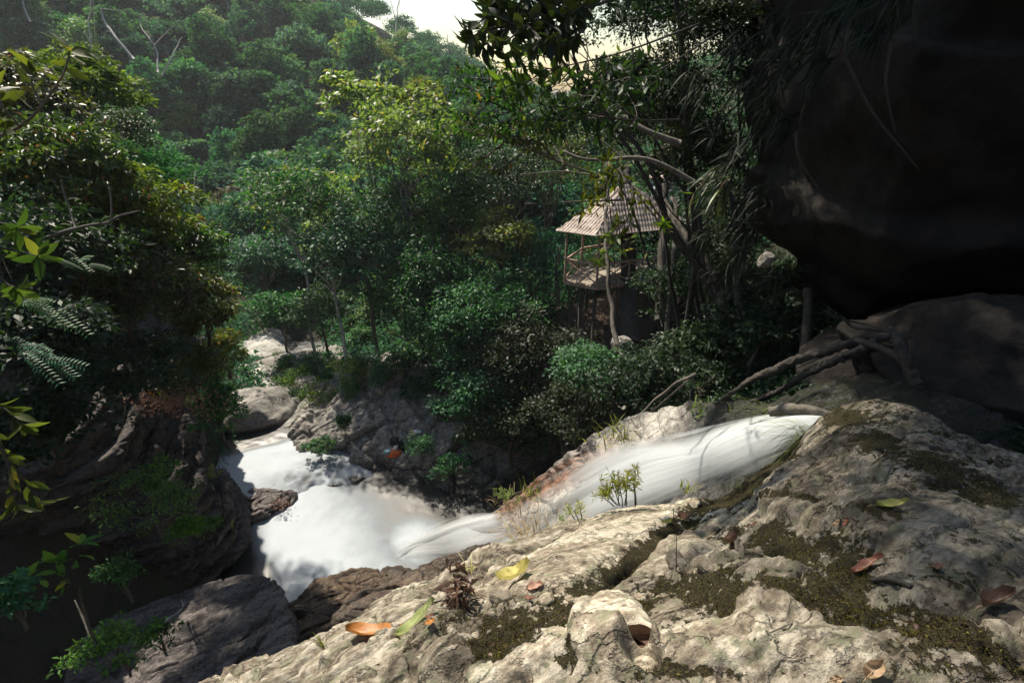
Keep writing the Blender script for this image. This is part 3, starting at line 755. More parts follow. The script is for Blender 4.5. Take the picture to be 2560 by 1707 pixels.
# lower pool
IMP = Wz(1060, 1345, POOL)
xs = np.linspace(-20, 8, 320); ys = np.linspace(11.5, 27, 200)
X, Y = np.meshgrid(xs, ys, indexing='ij'); Pw = np.stack([X, Y, np.full(X.shape, POOL)], -1)
px, py, t = proj(Pw)
foam = 0.98 * smooth(1150, 760, px - 0.55 * (py - 1300) + 55 * fbm(Pw * 0.8, 3, 2))  # whiteness drops rightwards: thinner foam, with that end's shade painted in
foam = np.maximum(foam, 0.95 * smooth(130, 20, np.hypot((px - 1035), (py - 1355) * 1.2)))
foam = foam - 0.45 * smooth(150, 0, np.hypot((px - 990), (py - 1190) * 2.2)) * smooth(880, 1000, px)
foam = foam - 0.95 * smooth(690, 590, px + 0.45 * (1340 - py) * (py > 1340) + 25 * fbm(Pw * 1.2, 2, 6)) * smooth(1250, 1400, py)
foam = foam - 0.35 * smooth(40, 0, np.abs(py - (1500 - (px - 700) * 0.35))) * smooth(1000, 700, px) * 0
Pw[..., 2] += fbm(Pw * 1.1, 3, 5) * 0.03 + 0.10 * smooth(2.0, 0, np.hypot(X - IMP[0], Y - IMP[1]))
rr = np.hypot(X - IMP[0], Y - IMP[1]); aa = np.arctan2(Y - IMP[1], X - IMP[0])
flow = np.stack([np.cos(aa) * 3 + rr * 0.10, np.sin(aa) * 3 + 5, rr * 1.1], -1)
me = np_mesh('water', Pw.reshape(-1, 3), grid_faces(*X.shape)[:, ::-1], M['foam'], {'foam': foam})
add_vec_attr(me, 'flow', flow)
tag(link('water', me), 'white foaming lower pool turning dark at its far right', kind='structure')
# upper pool
xs = np.linspace(-23, -7.5, 190); ys = np.linspace(17, 36, 220)
X, Y = np.meshgrid(xs, ys, indexing='ij')
zz = UP - 0.43 * smooth(-10.8, -8.3, X + (22.5 - Y) * 0.75)
zz = np.where(Y < 22.9 + 0 * X, np.minimum(zz, UP - 0.0), zz)
Pw = np.stack([X, Y, zz], -1)
px, py, t = proj(Pw)
foam = 0.95 + 0.25 * fbm(Pw * 0.8, 3, 12) - 1.2 * smooth(1140, 1100, py + (px - 640) * 0.28)
foam = foam + 0.3 * smooth(14, 0, np.abs(py - (1128 - (px - 640) * 0.2)))
Pw[..., 2] += fbm(Pw * 1.4, 3, 5) * 0.04
flow = np.stack([(X + Y) * 0.4, (Y - X) * 2.2, X * 0], -1)
keep = ((Y - 0.9 * (X + 12) + .5 * fbm(Pw * .9, 2, 7)) > 19.0) & (X < -9.2)
idx = grid_faces(*X.shape)
idx = idx[keep.ravel()[idx].all(1)]
me = np_mesh('water', Pw.reshape(-1, 3), idx[:, ::-1], M['foam'], {'foam': foam}); add_vec_attr(me, 'flow', flow)
tag(link('water', me), 'pale upper pool below the big grey boulder', kind='structure')
# lip cascade between them
def sheet(name, C, nu, nv, mat, foam_fn, label, flow_sc=(6, 0.5), toward=(0, 0, 8), bulge=0.0, kind='structure', seed=0, cat=None, disp=0.02):
    G = patch_grid(C, nu, nv)
    Nn, flip = facing(G, toward)
    U = np.linspace(0, 1, nu)[:, None] * np.ones(nv)[None]; Vv = np.linspace(0, 1, nv)[None] * np.ones(nu)[:, None]
    w = np.linalg.norm(np.diff(G, axis=1), axis=-1).sum(1).mean(); L = np.linalg.norm(np.diff(G, axis=0), axis=-1).sum(0).mean()
    flow = np.stack([Vv * flow_sc[0] * w + 0.35 * fbm(G * 0.7, 2, seed + 3), U * flow_sc[1] * L, np.full(U.shape, seed * 1.7)], -1)
    G = G + Nn * (bulge * np.sin(Vv * math.pi) ** 0.7 + disp * fbm(flow * 1.0, 3, seed))[..., None]
    fo, ed = foam_fn(U, Vv, G)
    F = grid_faces(nu, nv)
    if flip: F = F[:, ::-1]
    me = np_mesh(name, G.reshape(-1, 3), F, mat, {'foam': fo, 'edge': ed}); add_vec_attr(me, 'flow', flow)
    o = link(name, me); tag(o, label, cat, None, kind)
    return o
def soft(e0, e1, a0=0.0, a1=1.0, lo=0.0, hi=1.0, dens=1.0):
    """soft side edges (across v) and soft ends (along u)"""
    def f(U, V, G):
        s = smooth(0, e0, V) * smooth(1, 1 - e1, V)
        if a0: s = s * smooth(0, a0, U)
        if a1 < 1: s = s * smooth(1, a1, U)
        return s * dens, np.clip(1.15 - s, 0.15, 1)
    return f
C = [[Wz(650, 1150, -17.85), Wz(780, 1110, -17.8), Wz(905, 1105, -17.8), Wz(985, 1110, -18.3)],
     [Wz(650, 1200, -17.62), Wz(790, 1160, -17.60), Wz(880, 1150, -17.62), Wz(985, 1160, -18.3)],
     [Wz(660, 1240, -17.85), Wz(790, 1195, -17.80), Wz(870, 1190, -17.80), Wz(975, 1205, -18.3)],
     [Wz(660, 1275, -18.12), Wz(790, 1228, -18.10), Wz(860, 1222, -18.10), Wz(965, 1240, -18.3)]]
sheet('water', C, 60, 90, M['foam'], lambda U, V, G: (0.75 + 0.5 * fbm(G * 2.2, 3, 4), U * 0), 'thin white riffle spilling over the lip between the pools', (3, 1.5), disp=0.10)

# the waterfall: several soft layers
def along(spine, wl, wr, lift=0.0):
    """rows of 5 points; spine (px,py,t); wl/wr offsets in px perpendicular-ish (dx,dy,dt) on each side"""
    rows = []
    for (x, y, t), (lx, ly, lt), (rx, ry, rt) in zip(spine, wl, wr):
        rows.append([W(x + lx * k, y + ly * k, t + lt * k) for k in (1.0, 0.5)] + [W(x, y, t - lift)] + [W(x + rx * k, y + ry * k, t + rt * k) for k in (0.5, 1.0)])
    return rows
spine = [(2140, 1095, 7.4), (1985, 1090, 7.35), (1850, 1125, 7.9), (1740, 1155, 9.2), (1620, 1185, 10.6), (1500, 1235, 12.2), (1380, 1295, 14.3), (1260, 1345, 16.8), (1150, 1365, 19.3), (1040, 1372, 21.8), (960, 1380, 23.3)]
wl = [(-30, -26, .3), (-50, -50, .6), (-60, -64, .9), (-70, -72, 1.1), (-80, -88, 1.2), (-80, -70, 1.0), (-80, -60, .9), (-70, -45, .8), (-60, -48, .7), (-50, -40, .5), (-30, -30, .3)]
wr = [(18, 22, -.2), (30, 40, -.3), (30, 56, -.6), (20, 70, -.8), (10, 92, -1.0), (10, 80, -1.0), (20, 70, -1.0), (30, 60, -1.0), (40, 60, -.8), (30, 40, -.5), (10, 30, -.3)]
def chute_soft(U, V, G):
    rag = .10 * fbm(np.stack([V * 9, U * 5, U * 0], -1), 3, 9)
    s_ = smooth(0, .24, V + rag) * smooth(1, .74, V + rag) * smooth(0, .10, U + rag * .5) * smooth(.84, .74, U + rag)
    mid = smooth(.44, .54, U) * smooth(.74, .66, U)          # water thins to spray over the middle of the slab
    s_ = s_ * (1 - .72 * mid)
    return s_, np.clip(1.25 - s_, .3, 1)
sheet('water', along(spine, wl, wr), 260, 110, M['fall'], chute_soft, 'silky white waterfall sliding down the rock chute', (5, 0.22), bulge=0.25, seed=1)
C2 = along([(x + 8, y + 6, t - 0.25) for x, y, t in spine[:7]], [(a * .75, b * .75, c * .75) for a, b, c in wl], [(a * 1.15, b * 1.25, c * 1.1) for a, b, c in wr])
sheet('water', C2, 180, 110, M['fall'], soft(0.35, 0.45, 0.05, 0.8, dens=0.8), 'thin veil of water spreading on the near side of the chute', (8, 0.25), bulge=0.3, seed=2)
sp2 = [(1290, 1300, 16.7), (1225, 1318, 17.9), (1155, 1335, 19.0), (1085, 1358, 20.4), (1015, 1388, 21.3)]
C3 = along(sp2, [(-10, -24, .4), (-24, -40, .5), (-30, -40, .5), (-30, -34, .4), (-30, -26, .2)], [(50, 80, -1.9), (50, 84, -2.0), (44, 76, -1.8), (30, 54, -1.4), (10, 26, -.8)])
sheet('water', C3, 120, 90, M['fall'], soft(0.25, 0.3, 0.15, 0.86), 'white plume where the waterfall hits the pool', (4, 0.3), bulge=0.5, seed=3)
# two thin side runs on the far side of the chute
C4 = along([(1520, 1135, 14.0), (1450, 1180, 15.2), (1390, 1225, 16.5), (1330, 1260, 17.6), (1270, 1290, 18.6)], [(-14, -10, .1)] * 5, [(12, 10, -.1)] * 5)
sheet('water', C4, 80, 30, M['fall'], soft(0.4, 0.4, 0.1, 0.8, dens=0.55), 'thin blue-white run of water beyond the waterfall', (5, 0.4), seed=4)
# drain between the wet rocks
C5 = along([(760, 1455, 20.9), (748, 1490, 20.2), (740, 1520, 19.6), (735, 1545, 19.3), (760, 1590, 19.2)], [(-45, 0, 0), (-40, 0, 0), (-32, 4, 0), (-30, 4, 0), (-30, 4, 0)], [(40, -8, 0), (34, -8, 0), (30, -8, 0), (26, -8, 0), (26, -4, 0)])
sheet('water', C5, 60, 50, M['fall'], soft(0.15, 0.15, 0.1, 0.9), 'white water draining through the gap at the foot of the pool', (4, 0.6), seed=5, bulge=0.1)
def clear_water():
    m, nt, out = newmat('still dark water')
    b = N(nt, 'ShaderNodeBsdfPrincipled', Roughness=0.08); b.inputs['Base Color'].default_value = (0.02, 0.026, 0.03, 1)
    ob = nt.nodes.new('ShaderNodeTexCoord').outputs['Object']
    bp = N(nt, 'ShaderNodeBump'); bp.inputs['Strength'].default_value = 0.15; bp.inputs['Distance'].default_value = 0.03
    nt.links.new(noise(nt, mapping(nt, ob, (1, 4, 1)), 2.5, 4), bp.inputs['Height']); nt.links.new(bp.outputs[0], b.inputs['Normal'])
    nt.links.new(b.outputs[0], out.inputs['Surface'])
    return m
M['still'] = clear_water()
c0 = W(760, 1600, 18.6)
th2 = np.linspace(0, 2 * math.pi, 40, endpoint=False)
Vp = np.concatenate([[c0], np.stack([c0[0] + 1.5 * np.cos(th2), c0[1] + 1.2 * np.sin(th2), np.full(40, c0[2])], -1)])
Fp = np.stack([np.zeros(40, int), np.arange(40) + 1, (np.arange(40) + 1) % 40 + 1], -1)
tag(link('water', np_mesh('water', Vp, Fp, M['still'])), 'small still drain pool between the dark rocks reflecting the sky', kind='structure')

# ------------------------------------------------------------------ foliage
def leaf_mat(name, dark, mid, light, accent=None, trans=0.35, rough=0.6, spec=0.22, acc_at=0.94, var=0.25):
    m, nt, out = newmat(name)
    t = attr(nt, 'tint')
    stops = [(0.0, dark), (0.45, mid), (0.85, light)]
    if accent: stops += [(acc_at, light), (min(acc_at + 0.02, 1.0), accent)]
    c = ramp(nt, t, stops)
    oi = nt.nodes.new('ShaderNodeObjectInfo')
    h = nt.nodes.new('ShaderNodeHueSaturation')
    nt.links.new(c, h.inputs['Color'])
    r = oi.outputs['Random']
    nt.links.new(math_n(nt, 'ADD', 0.5 - 0.05 * var / 0.25, math_n(nt, 'MULTIPLY', r, 0.09 * var / 0.25)), h.inputs['Hue'])
    r2 = math_n(nt, 'FRACT', math_n(nt, 'MULTIPLY', r, 7.31))
    nt.links.new(math_n(nt, 'ADD', 1 - var, math_n(nt, 'MULTIPLY', r2, 2.4 * var)), h.inputs['Value'])
    r3 = math_n(nt, 'FRACT', math_n(nt, 'MULTIPLY', r, 13.7))
    nt.links.new(math_n(nt, 'ADD', 0.85, math_n(nt, 'MULTIPLY', r3, 0.3)), h.inputs['Saturation'])
    c = h.outputs[0]
    b = N(nt, 'ShaderNodeBsdfPrincipled', Roughness=rough); b.inputs['Specular IOR Level'].default_value = spec
    nt.links.new(c, b.inputs['Base Color'])
    tl = nt.nodes.new('ShaderNodeBsdfTranslucent')
    nt.links.new(mix(nt, 1.0, c, (1.5, 1.6, 0.6), 'MULTIPLY'), tl.inputs[0])
    ms = nt.nodes.new('ShaderNodeMixShader'); ms.inputs[0].default_value = trans
    nt.links.new(b.outputs[0], ms.inputs[1]); nt.links.new(tl.outputs[0], ms.inputs[2])
    nt.links.new(ms.outputs[0], out.inputs['Surface'])
    return m
def bark_mat(name, a, b_, sc=4.0):
    m, nt, out = newmat(name)
    ob = nt.nodes.new('ShaderNodeTexCoord').outputs['Object']
    st = mapping(nt, ob, (1, 1, 0.25))
    c = ramp(nt, noise(nt, st, sc * 3, 7, 0.7), [(0.35, b_), (0.62, a)])
    c = mix(nt, ramp(nt, noise(nt, ob, sc, 4, 0.7), [(0.45, 0.0), (0.65, 0.6)]), c, [x * 0.45 for x in b_])
    c = mix(nt, 1.0, c, ramp(nt, attr(nt, 'tint'), [(0, 0.5), (0.5, 1.0), (1, 1.6)]), 'MULTIPLY')
    b = N(nt, 'ShaderNodeBsdfPrincipled', Roughness=0.9)
    nt.links.new(c, b.inputs['Base Color'])
    bp = N(nt, 'ShaderNodeBump'); bp.inputs['Strength'].default_value = 0.6; bp.inputs['Distance'].default_value = 0.02
    nt.links.new(noise(nt, st, sc * 5, 5, 0.7), bp.inputs['Height']); nt.links.new(bp.outputs[0], b.inputs['Normal'])
    nt.links.new(b.outputs[0], out.inputs['Surface'])
    return m
M['lf_far'] = leaf_mat('far canopy leaves', (0.014, 0.058, 0.036), (0.036, 0.115, 0.068), (0.085, 0.19, 0.10), trans=0.3, var=0.3, spec=.08, rough=.8)
M['lf_farlight'] = leaf_mat('light far canopy leaves', (0.05, 0.11, 0.03), (0.10, 0.19, 0.045), (0.17, 0.26, 0.06), trans=0.3)
M['lf_farbrown'] = leaf_mat('dry far canopy leaves', (0.05, 0.06, 0.03), (0.09, 0.09, 0.05), (0.14, 0.12, 0.07), trans=0.2)
M['lf_mid'] = leaf_mat('mid green leaves', (0.010, 0.050, 0.022), (0.028, 0.10, 0.040), (0.072, 0.17, 0.052), (0.16, 0.17, 0.03), trans=0.4, rough=0.52, spec=0.28)
M['lf_blue'] = leaf_mat('cool green leaves', (0.010, 0.048, 0.024), (0.024, 0.095, 0.044), (0.055, 0.165, 0.065), trans=0.35, rough=0.52, spec=0.28)
M['lf_light'] = leaf_mat('light green leaves', (0.045, 0.085, 0.02), (0.085, 0.14, 0.035), (0.15, 0.20, 0.05), (0.25, 0.20, 0.04), trans=0.45, rough=0.45)
M['lf_olive'] = leaf_mat('olive leaves', (0.014, 0.030, 0.009), (0.034, 0.062, 0.014), (0.085, 0.125, 0.022), (0.15, 0.07, 0.03), trans=0.4, rough=0.42, spec=0.42)
M['lf_gold'] = leaf_mat('sunny yellow green leaves', (0.025, 0.042, 0.010), (0.06, 0.09, 0.012), (0.13, 0.17, 0.02), trans=0.5)
M['lf_red'] = leaf_mat('leaves with orange tips', (0.022, 0.045, 0.014), (0.045, 0.085, 0.02), (0.10, 0.155, 0.03), (0.27, 0.11, 0.03), trans=0.45, acc_at=0.80, rough=0.52, spec=0.28)
M['lf_fresh'] = leaf_mat('fresh green leaves', (0.022, 0.065, 0.02), (0.055, 0.14, 0.032), (0.12, 0.24, 0.05), trans=0.4, var=.08)
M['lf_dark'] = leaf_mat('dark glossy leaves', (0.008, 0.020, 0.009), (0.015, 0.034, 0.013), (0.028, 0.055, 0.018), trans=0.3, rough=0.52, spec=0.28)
M['lf_big'] = leaf_mat('big glossy leaves', (0.025, 0.045, 0.010), (0.045, 0.08, 0.014), (0.085, 0.125, 0.02), (0.17, 0.16, 0.025), trans=0.45, rough=0.52, spec=0.28)
M['lf_straw'] = leaf_mat('straw grass', (0.22, 0.20, 0.09), (0.38, 0.33, 0.17), (0.55, 0.48, 0.28), trans=0.4)
M['lf_grass'] = leaf_mat('green grass', (0.07, 0.11, 0.02), (0.13, 0.19, 0.035), (0.24, 0.28, 0.06), trans=0.45)
M['bark_pale'] = bark_mat('pale bark', (0.42, 0.40, 0.36), (0.22, 0.20, 0.18))
M['bark'] = bark_mat('grey brown bark', (0.16, 0.14, 0.115), (0.07, 0.06, 0.048))
M['bark_dark'] = bark_mat('dark bark', (0.06, 0.05, 0.04), (0.025, 0.022, 0.018))

def leaf_faces(C, D, Nm, L, Wd, rs, shape='quad', droop=0.25):
    """C base points, D long direction, Nm face normal; returns V, F, tint per vertex"""
    n = len(C); D = nrm(D)
    S = nrm(np.cross(D, Nm)); Nn = nrm(np.cross(S, D))
    L = np.broadcast_to(L, (n,)); Wd = np.broadcast_to(Wd, (n,))
    l = L[:, None]; w = Wd[:, None]
    if shape == 'quad':
        V = np.stack([C, C + D * l * .45 + S * w * .5 + Nn * w * .12, C + D * l - Nn * l * droop * .5, C + D * l * .45 - S * w * .5 + Nn * w * .12], 1)
        F = np.arange(n)[:, None] * 4 + np.arange(4)[None]
        k = 4
    elif shape == 'tri2':
        V = np.stack([C, C + D * l * .42 + S * w * .5 + Nn * w * .2, C + D * l - Nn * l * droop, C + D * l * .42 - S * w * .5 + Nn * w * .2], 1)
        F = (np.arange(n)[:, None, None] * 4 + np.array([[0, 1, 2], [0, 2, 3]])[None]).reshape(-1, 3)
        k = 4
    else:      # full leaf: midrib with five stations
        ss = np.array([0.0, .10, .32, .60, .85, 1.0]); ww = np.array([.04, .45, .95, .90, .42, .0])
        if shape == 'long': ww = np.array([.1, .5, .9, .8, .4, .0])
        rows = []
        for s_, w_ in zip(ss, ww):
            mid = C + D * l * s_ - Nn * l * droop * s_ ** 2
            rows += [mid + S * w * .5 * w_ + Nn * w * .13 * w_, mid, mid - S * w * .5 * w_ + Nn * w * .13 * w_]
        V = np.stack(rows, 1); k = 18
        f = []
        for i in range(5):
            a = i * 3
            f += [[a, a + 1, a + 4, a + 3], [a + 1, a + 2, a + 5, a + 4]]
        F = (np.arange(n)[:, None, None] * k + np.array(f)[None]).reshape(-1, 4)
    tint = rs.random(n)
    return V.reshape(-1, 3), F, np.repeat(tint, k)
def rand_dir(rs, n): return nrm(rs.normal(size=(n, 3)))
def clump_leaves(cc, cr, nl, leaf, rs, shape='quad', aspect=0.42, flat=0.65, up=0.6, droop=0.25, tint_shift=None):
    """cc (m,3) clump centres, cr (m,) radii, nl leaves each -> leaves gathered in layered tufts"""
    m = len(cc)
    d = rand_dir(rs, m * nl); d[:, 2] = np.where(d[:, 2] < -0.35, -d[:, 2] * 0.6, d[:, 2])
    r = rs.random(m * nl) ** 0.45
    c = np.repeat(cc, nl, 0); R = np.repeat(cr, nl)[:, None]
    P = c + d * r[:, None] * R * np.array([1, 1, flat])
    D = nrm(d * np.array([1, 1, .3]) + rand_dir(rs, m * nl) * .8 + np.array([0, 0, -0.25]))
    Nm = nrm(d * 0.5 + np.array([0, 0, up]) + rand_dir(rs, m * nl) * .55)
    L = leaf * (0.6 + 0.8 * rs.random(m * nl))
    V, F, T = leaf_faces(P, D, Nm, L, L * aspect, rs, shape, droop)
    k = len(V) // (m * nl)
    base = np.repeat(np.repeat(rs.normal(0, 0.16, m), nl), k)
    T = np.clip(T * 0.62 + 0.16 + base, 0, 0.93)
    # a few leaves keep the accent colour
    ac = np.repeat(rs.random(m * nl) < 0.045, k)
    T = np.where(ac, 1.0, T)
    return V, F, T
def crown_clumps(R, n, rs, shell=0.55, top=0.25, gaps=0.0, seed=0):
    """clump centres in an uneven ellipsoid"""
    d = rand_dir(rs, n * 3); d[:, 2] = np.where(d[:, 2] < -0.3, -d[:, 2], d[:, 2])
    rr = shell + (1 - shell) * rs.random(n * 3) ** 0.6
    bump = 1 + 0.85 * fbm(d * 2.1 + seed * 3.7, 3, seed)
    P = d * (rr * bump)[:, None] * np.asarray(R)
    if gaps: P = P[fbm(P / np.max(R) * 2.2 + seed, 2, seed + 5) > gaps - 0.4]
    return P[:n]
def add_leaves(mb, V, F, T): mb.add(V, F, T)
def bent(a, b, n, rs, amp=0.08):
    return wiggle(a, b, n, amp, int(rs.integers(1, 9999)))
def tree_parts(base, centre, R, trunk_r, nclump, nl, leaf, seed, clump_r=None, shape='quad', aspect=.42, limbs=10, gaps=0.0, shell=0.5, fork=0.55, droop=.25, lean=None, twigs=True, flat=.65):
    """trunk and crown meshes in coordinates relative to base"""
    rs = np.random.default_rng(seed)
    base = np.asarray(base, float); c = np.asarray(centre, float) - base
    R = np.asarray(R, float)
    P = crown_clumps(R, nclump, rs, shell, gaps=gaps, seed=seed) + c
    cr = (clump_r or R.mean() * 0.3) * (0.6 + 0.7 * rs.random(len(P)))
    mb = MB(); V, F, T = clump_leaves(P, cr, nl, leaf, rs, shape, aspect, droop=droop, flat=flat); mb.add(V, F, T)
    tb = MB()
    topz = c + np.array([0, 0, -R[2] * 0.1])
    tp = bent((0, 0, -0.3), topz, 12, rs, 0.05)
    tb.tube(tp, np.linspace(trunk_r, trunk_r * .35, 12), 9, rough=.15, seed=seed)
    sel = P[rs.permutation(len(P))[:limbs]]
    for q in sel:
        k = rs.uniform(fork, 0.97); i = k * 11; i0 = int(i); s = tp[i0] + (tp[min(i0 + 1, 11)] - tp[i0]) * (i - i0)
        r0 = trunk_r * (1 - .65 * k) * .62
        mid = s * .5 + q * .5 + np.array([0, 0, -0.06 * R[2]])
        tb.tube(bent(s, q, 9, rs, 0.10), np.linspace(r0, r0 * .22, 9), 5)
        if twigs:
            for q2 in P[np.argsort(((P - q) ** 2).sum(-1))[1:3]]:
                tb.tube(bent(mid * .3 + q * .7, q2, 5, rs, .1), np.linspace(r0 * .35, r0 * .12, 5), 4)
    return tb, mb
def tree(px, py, t, rx, rz, leafmat, bark='bark', seed=0, label='', cat='tree', group=None, base=None, name='tree', depth=None, trunk_r=None, nclump=90, nl=46, leaf=.22, hug=False, **kw):
    """crown centred on that bearing, radii in frame pixels, standing on the ground below it"""
    c = W(px, py, t); s = t / 1280
    R = np.array([rx * s, (depth or rx * .9) * s, rz * s])
    if base is None: b = np.array([c[0], c[1], float(ground_z(c[0], c[1])) + 0.0])
    else: b = W(*base)
    if b[2] > c[2] - R[2] * .5: b[2] = c[2] - R[2] * 1.1
    if hug: b = c + np.array([-R[0] * .35, R[1] * .5, -R[2] * 1.15])
    tr = trunk_r or 0.05 + 0.018 * np.linalg.norm(c - b)
    tb, mb = tree_parts(b, c, R, tr, nclump, nl, leaf, seed, **kw)
    root = empty(name, b); tag(root, label, cat, group)
    tb.build('trunk', M[bark], root); mb.build('crown', M[leafmat], root)
    return root

# far hillside forest: individuals that share a few meshes --------------------
def far_variant(seed, R, h, nclump, nl, leaf, mat, bark='bark_pale', shell=.45, gaps=0.0, cr=None):
    tb, mb = tree_parts((0, 0, 0), (0, 0, h), R, .16, nclump, nl, leaf, seed, limbs=9, shell=shell, gaps=gaps, clump_r=cr, aspect=.6)
    V = np.concatenate([np.concatenate(tb.V), np.concatenate(mb.V)])
    n0 = tb.n
    q = [np.concatenate(tb.F4), np.concatenate(mb.F4) + n0, np.concatenate(tb.F3)]
    mi = np.concatenate([np.zeros(len(q[0]), int), np.ones(len(q[1]), int), np.zeros(len(q[2]), int)])
    T = np.concatenate([np.concatenate(tb.T), np.concatenate(mb.T)])
    return np_mesh('far_tree', V, q, [M[bark], M[mat]], {'tint': T}, True, mi)
FV = [('round green tree in the forest on the far hillside', far_variant(1, (3.0, 3.0, 2.5), 3.0, 120, 30, .48, 'lf_far'), 4),
      ('tall domed green tree in the forest on the far hillside', far_variant(2, (2.5, 2.5, 3.4), 4.2, 130, 30, .44, 'lf_far'), 4),
      ('spreading layered green tree in the forest on the far hillside', far_variant(3, (3.4, 3.4, 2.1), 3.4, 130, 30, .48, 'lf_far', gaps=.25), 4),
      ('light green feathery tree in the forest on the far hillside', far_variant(4, (2.8, 2.8, 2.8), 3.4, 130, 34, .38, 'lf_farlight', gaps=.1), 2),
      ('open tree with thin pale branches in the forest on the far hillside', far_variant(5, (2.8, 2.8, 2.8), 4.6, 60, 28, .42, 'lf_far', gaps=.35, cr=.7), 2),
      ('dry brownish tree in the forest on the far hillside', far_variant(6, (2.4, 2.4, 2.4), 3.8, 70, 28, .38, 'lf_farbrown', gaps=.3, cr=.6), 1)]
rs = np.random.default_rng(41)
cand = []
for _ in range(60000):
    x = rs.uniform(-130, 40); y = rs.uniform(44, 176); cand.append((x, y))
cand = np.array(cand); cz = ground_z(cand[:, 0], cand[:, 1])
top = np.stack([cand[:, 0], cand[:, 1], cz + 4.5], -1)
cpx, cpy, ct = proj(top)
# line of sight over the terrain
vis = np.ones(len(cand), bool)
for k in np.linspace(0.15, 0.95, 22):
    gzk = ground_z(cand[:, 0] * k, cand[:, 1] * k)
    vis &= (top[:, 2] * k + 1.0) > gzk
okc = vis & (cpx > -160) & (cpx < 1500) & (cpy > -190) & (cpy < 900)
stream = np.hypot(cand[:, 0] + 27, cand[:, 1] - 46) < 6
okc &= ~stream
line = np.interp(cpx, [900, 960, 1150, 1300, 1500], [-60, 20, 118, 195, 240])
okc &= (cpy > line + 24) | (cpx < 900)
order = np.argsort(ct + rs.normal(0, 3, len(cand))); chosen = []
for i in order:
    if not okc[i]: continue
    sp = 1.9 + 0.030 * ct[i]
    p = cand[i]
    if chosen:
        q = cand[chosen]
        if (((q - p) ** 2).sum(1) < sp * sp).any(): continue
    chosen.append(i)
print('FAR TREES', len(chosen))
pick = []
for j, (lb, me, wt) in enumerate(FV): pick += [j] * wt
for n_, i in enumerate(chosen[:300]):
    j = pick[int(rs.integers(len(pick)))]
    lb, me, _ = FV[j]
    o = link('tree', me, None, (cand[i, 0], cand[i, 1], float(cz[i]) - 0.6))
    s = rs.uniform(.75, 1.35) * (0.80 + 0.0028 * ct[i]) * (.62 if cpx[i] > 880 and cpy[i] < line[i] + 90 else 1); o.scale = (s, s, s * rs.uniform(.85, 1.25)); o.rotation_euler = (rs.normal(0, .06), rs.normal(0, .06), rs.uniform(0, 6.28))
    tag(o, lb, 'tree', ['round green trees on the far hillside', 'tall domed trees on the far hillside', 'layered trees on the far hillside', 'light feathery trees on the far hillside', 'open pale branched trees on the far hillside', 'dry brownish trees on the far hillside'][j])
if len(chosen) > 300:
    big = []
    V0 = np.empty(len(FV[0][1].vertices) * 3, np.float32)
    mb = MB()
    P = []; Rr = []
    for i in chosen[300:]:
        c = top[i] + np.array([0, 0, -0.8])
        q = crown_clumps((3.4, 3.4, 2.4), 55, rs, .5, seed=int(i)) + c
        P.append(q); Rr.append(rs.uniform(.7, 1.4, len(q)))
    V, F, T = clump_leaves(np.concatenate(P), np.concatenate(Rr), 26, .5, rs)
    mb.add(V, F, T); tag(mb.build('forest', M['lf_far']), 'dense forest canopy on the far ridge', kind='stuff')

# undergrowth over the visible ground ------------------------------------------
rs = np.random.default_rng(5)
n = 80000
thh = rs.uniform(rad(-72), rad(70), n); rr = 9 * (150 / 9) ** rs.random(n)
x = rr * np.sin(thh); y = rr * np.cos(thh); z = ground_z(x, y)
P = np.stack([x, y, z], -1); px, py, t = proj(P)
k = (px > -1100) & (px < 3600) & (t > 1) & (py > -150) & (py < 1500)
wat = (z < -18.3) | ((np.hypot(x + 3, y - 19) < 6))
chut = (y < 20) & (x > -6) & (x < 5.2) & (y - 6.5 < 1.55 * (6.6 - x))
hutt = np.hypot(x - 6, (y - 27) * .8) < 2.9
k &= ~wat & ~chut & ~hutt & ~((x < -10) & (x > -13.8) & (y < 17) & (y > 12)) & (z < 60)
lft = (x < -9) & (y < 21)
k &= ~(lft & (z < -9))
P = P[k][:24000]; t = t[k][:24000]
cr = 0.22 + 0.012 * t
P[:, 2] += cr * rs.uniform(.2, 1.4, len(P))
for lo, hi, lf, nm, sg in ((0, 30, .13, 'lf_mid', -1), (0, 30, .13, 'lf_dark', 1), (30, 999, .32, 'lf_far', 0)):  # near undergrowth on the right takes darker leaves as painted shade
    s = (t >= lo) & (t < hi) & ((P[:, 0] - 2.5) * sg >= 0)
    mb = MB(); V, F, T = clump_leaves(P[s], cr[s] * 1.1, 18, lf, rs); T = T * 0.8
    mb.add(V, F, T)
    tag(mb.build('undergrowth', M[nm]), 'leafy undergrowth covering the slopes between the trees', kind='stuff')

M['lf_black'] = leaf_mat('shaded strap leaves', (0.005, 0.009, 0.006), (0.010, 0.018, 0.010), (0.022, 0.032, 0.018), trans=0.15, rough=.6, spec=.15)

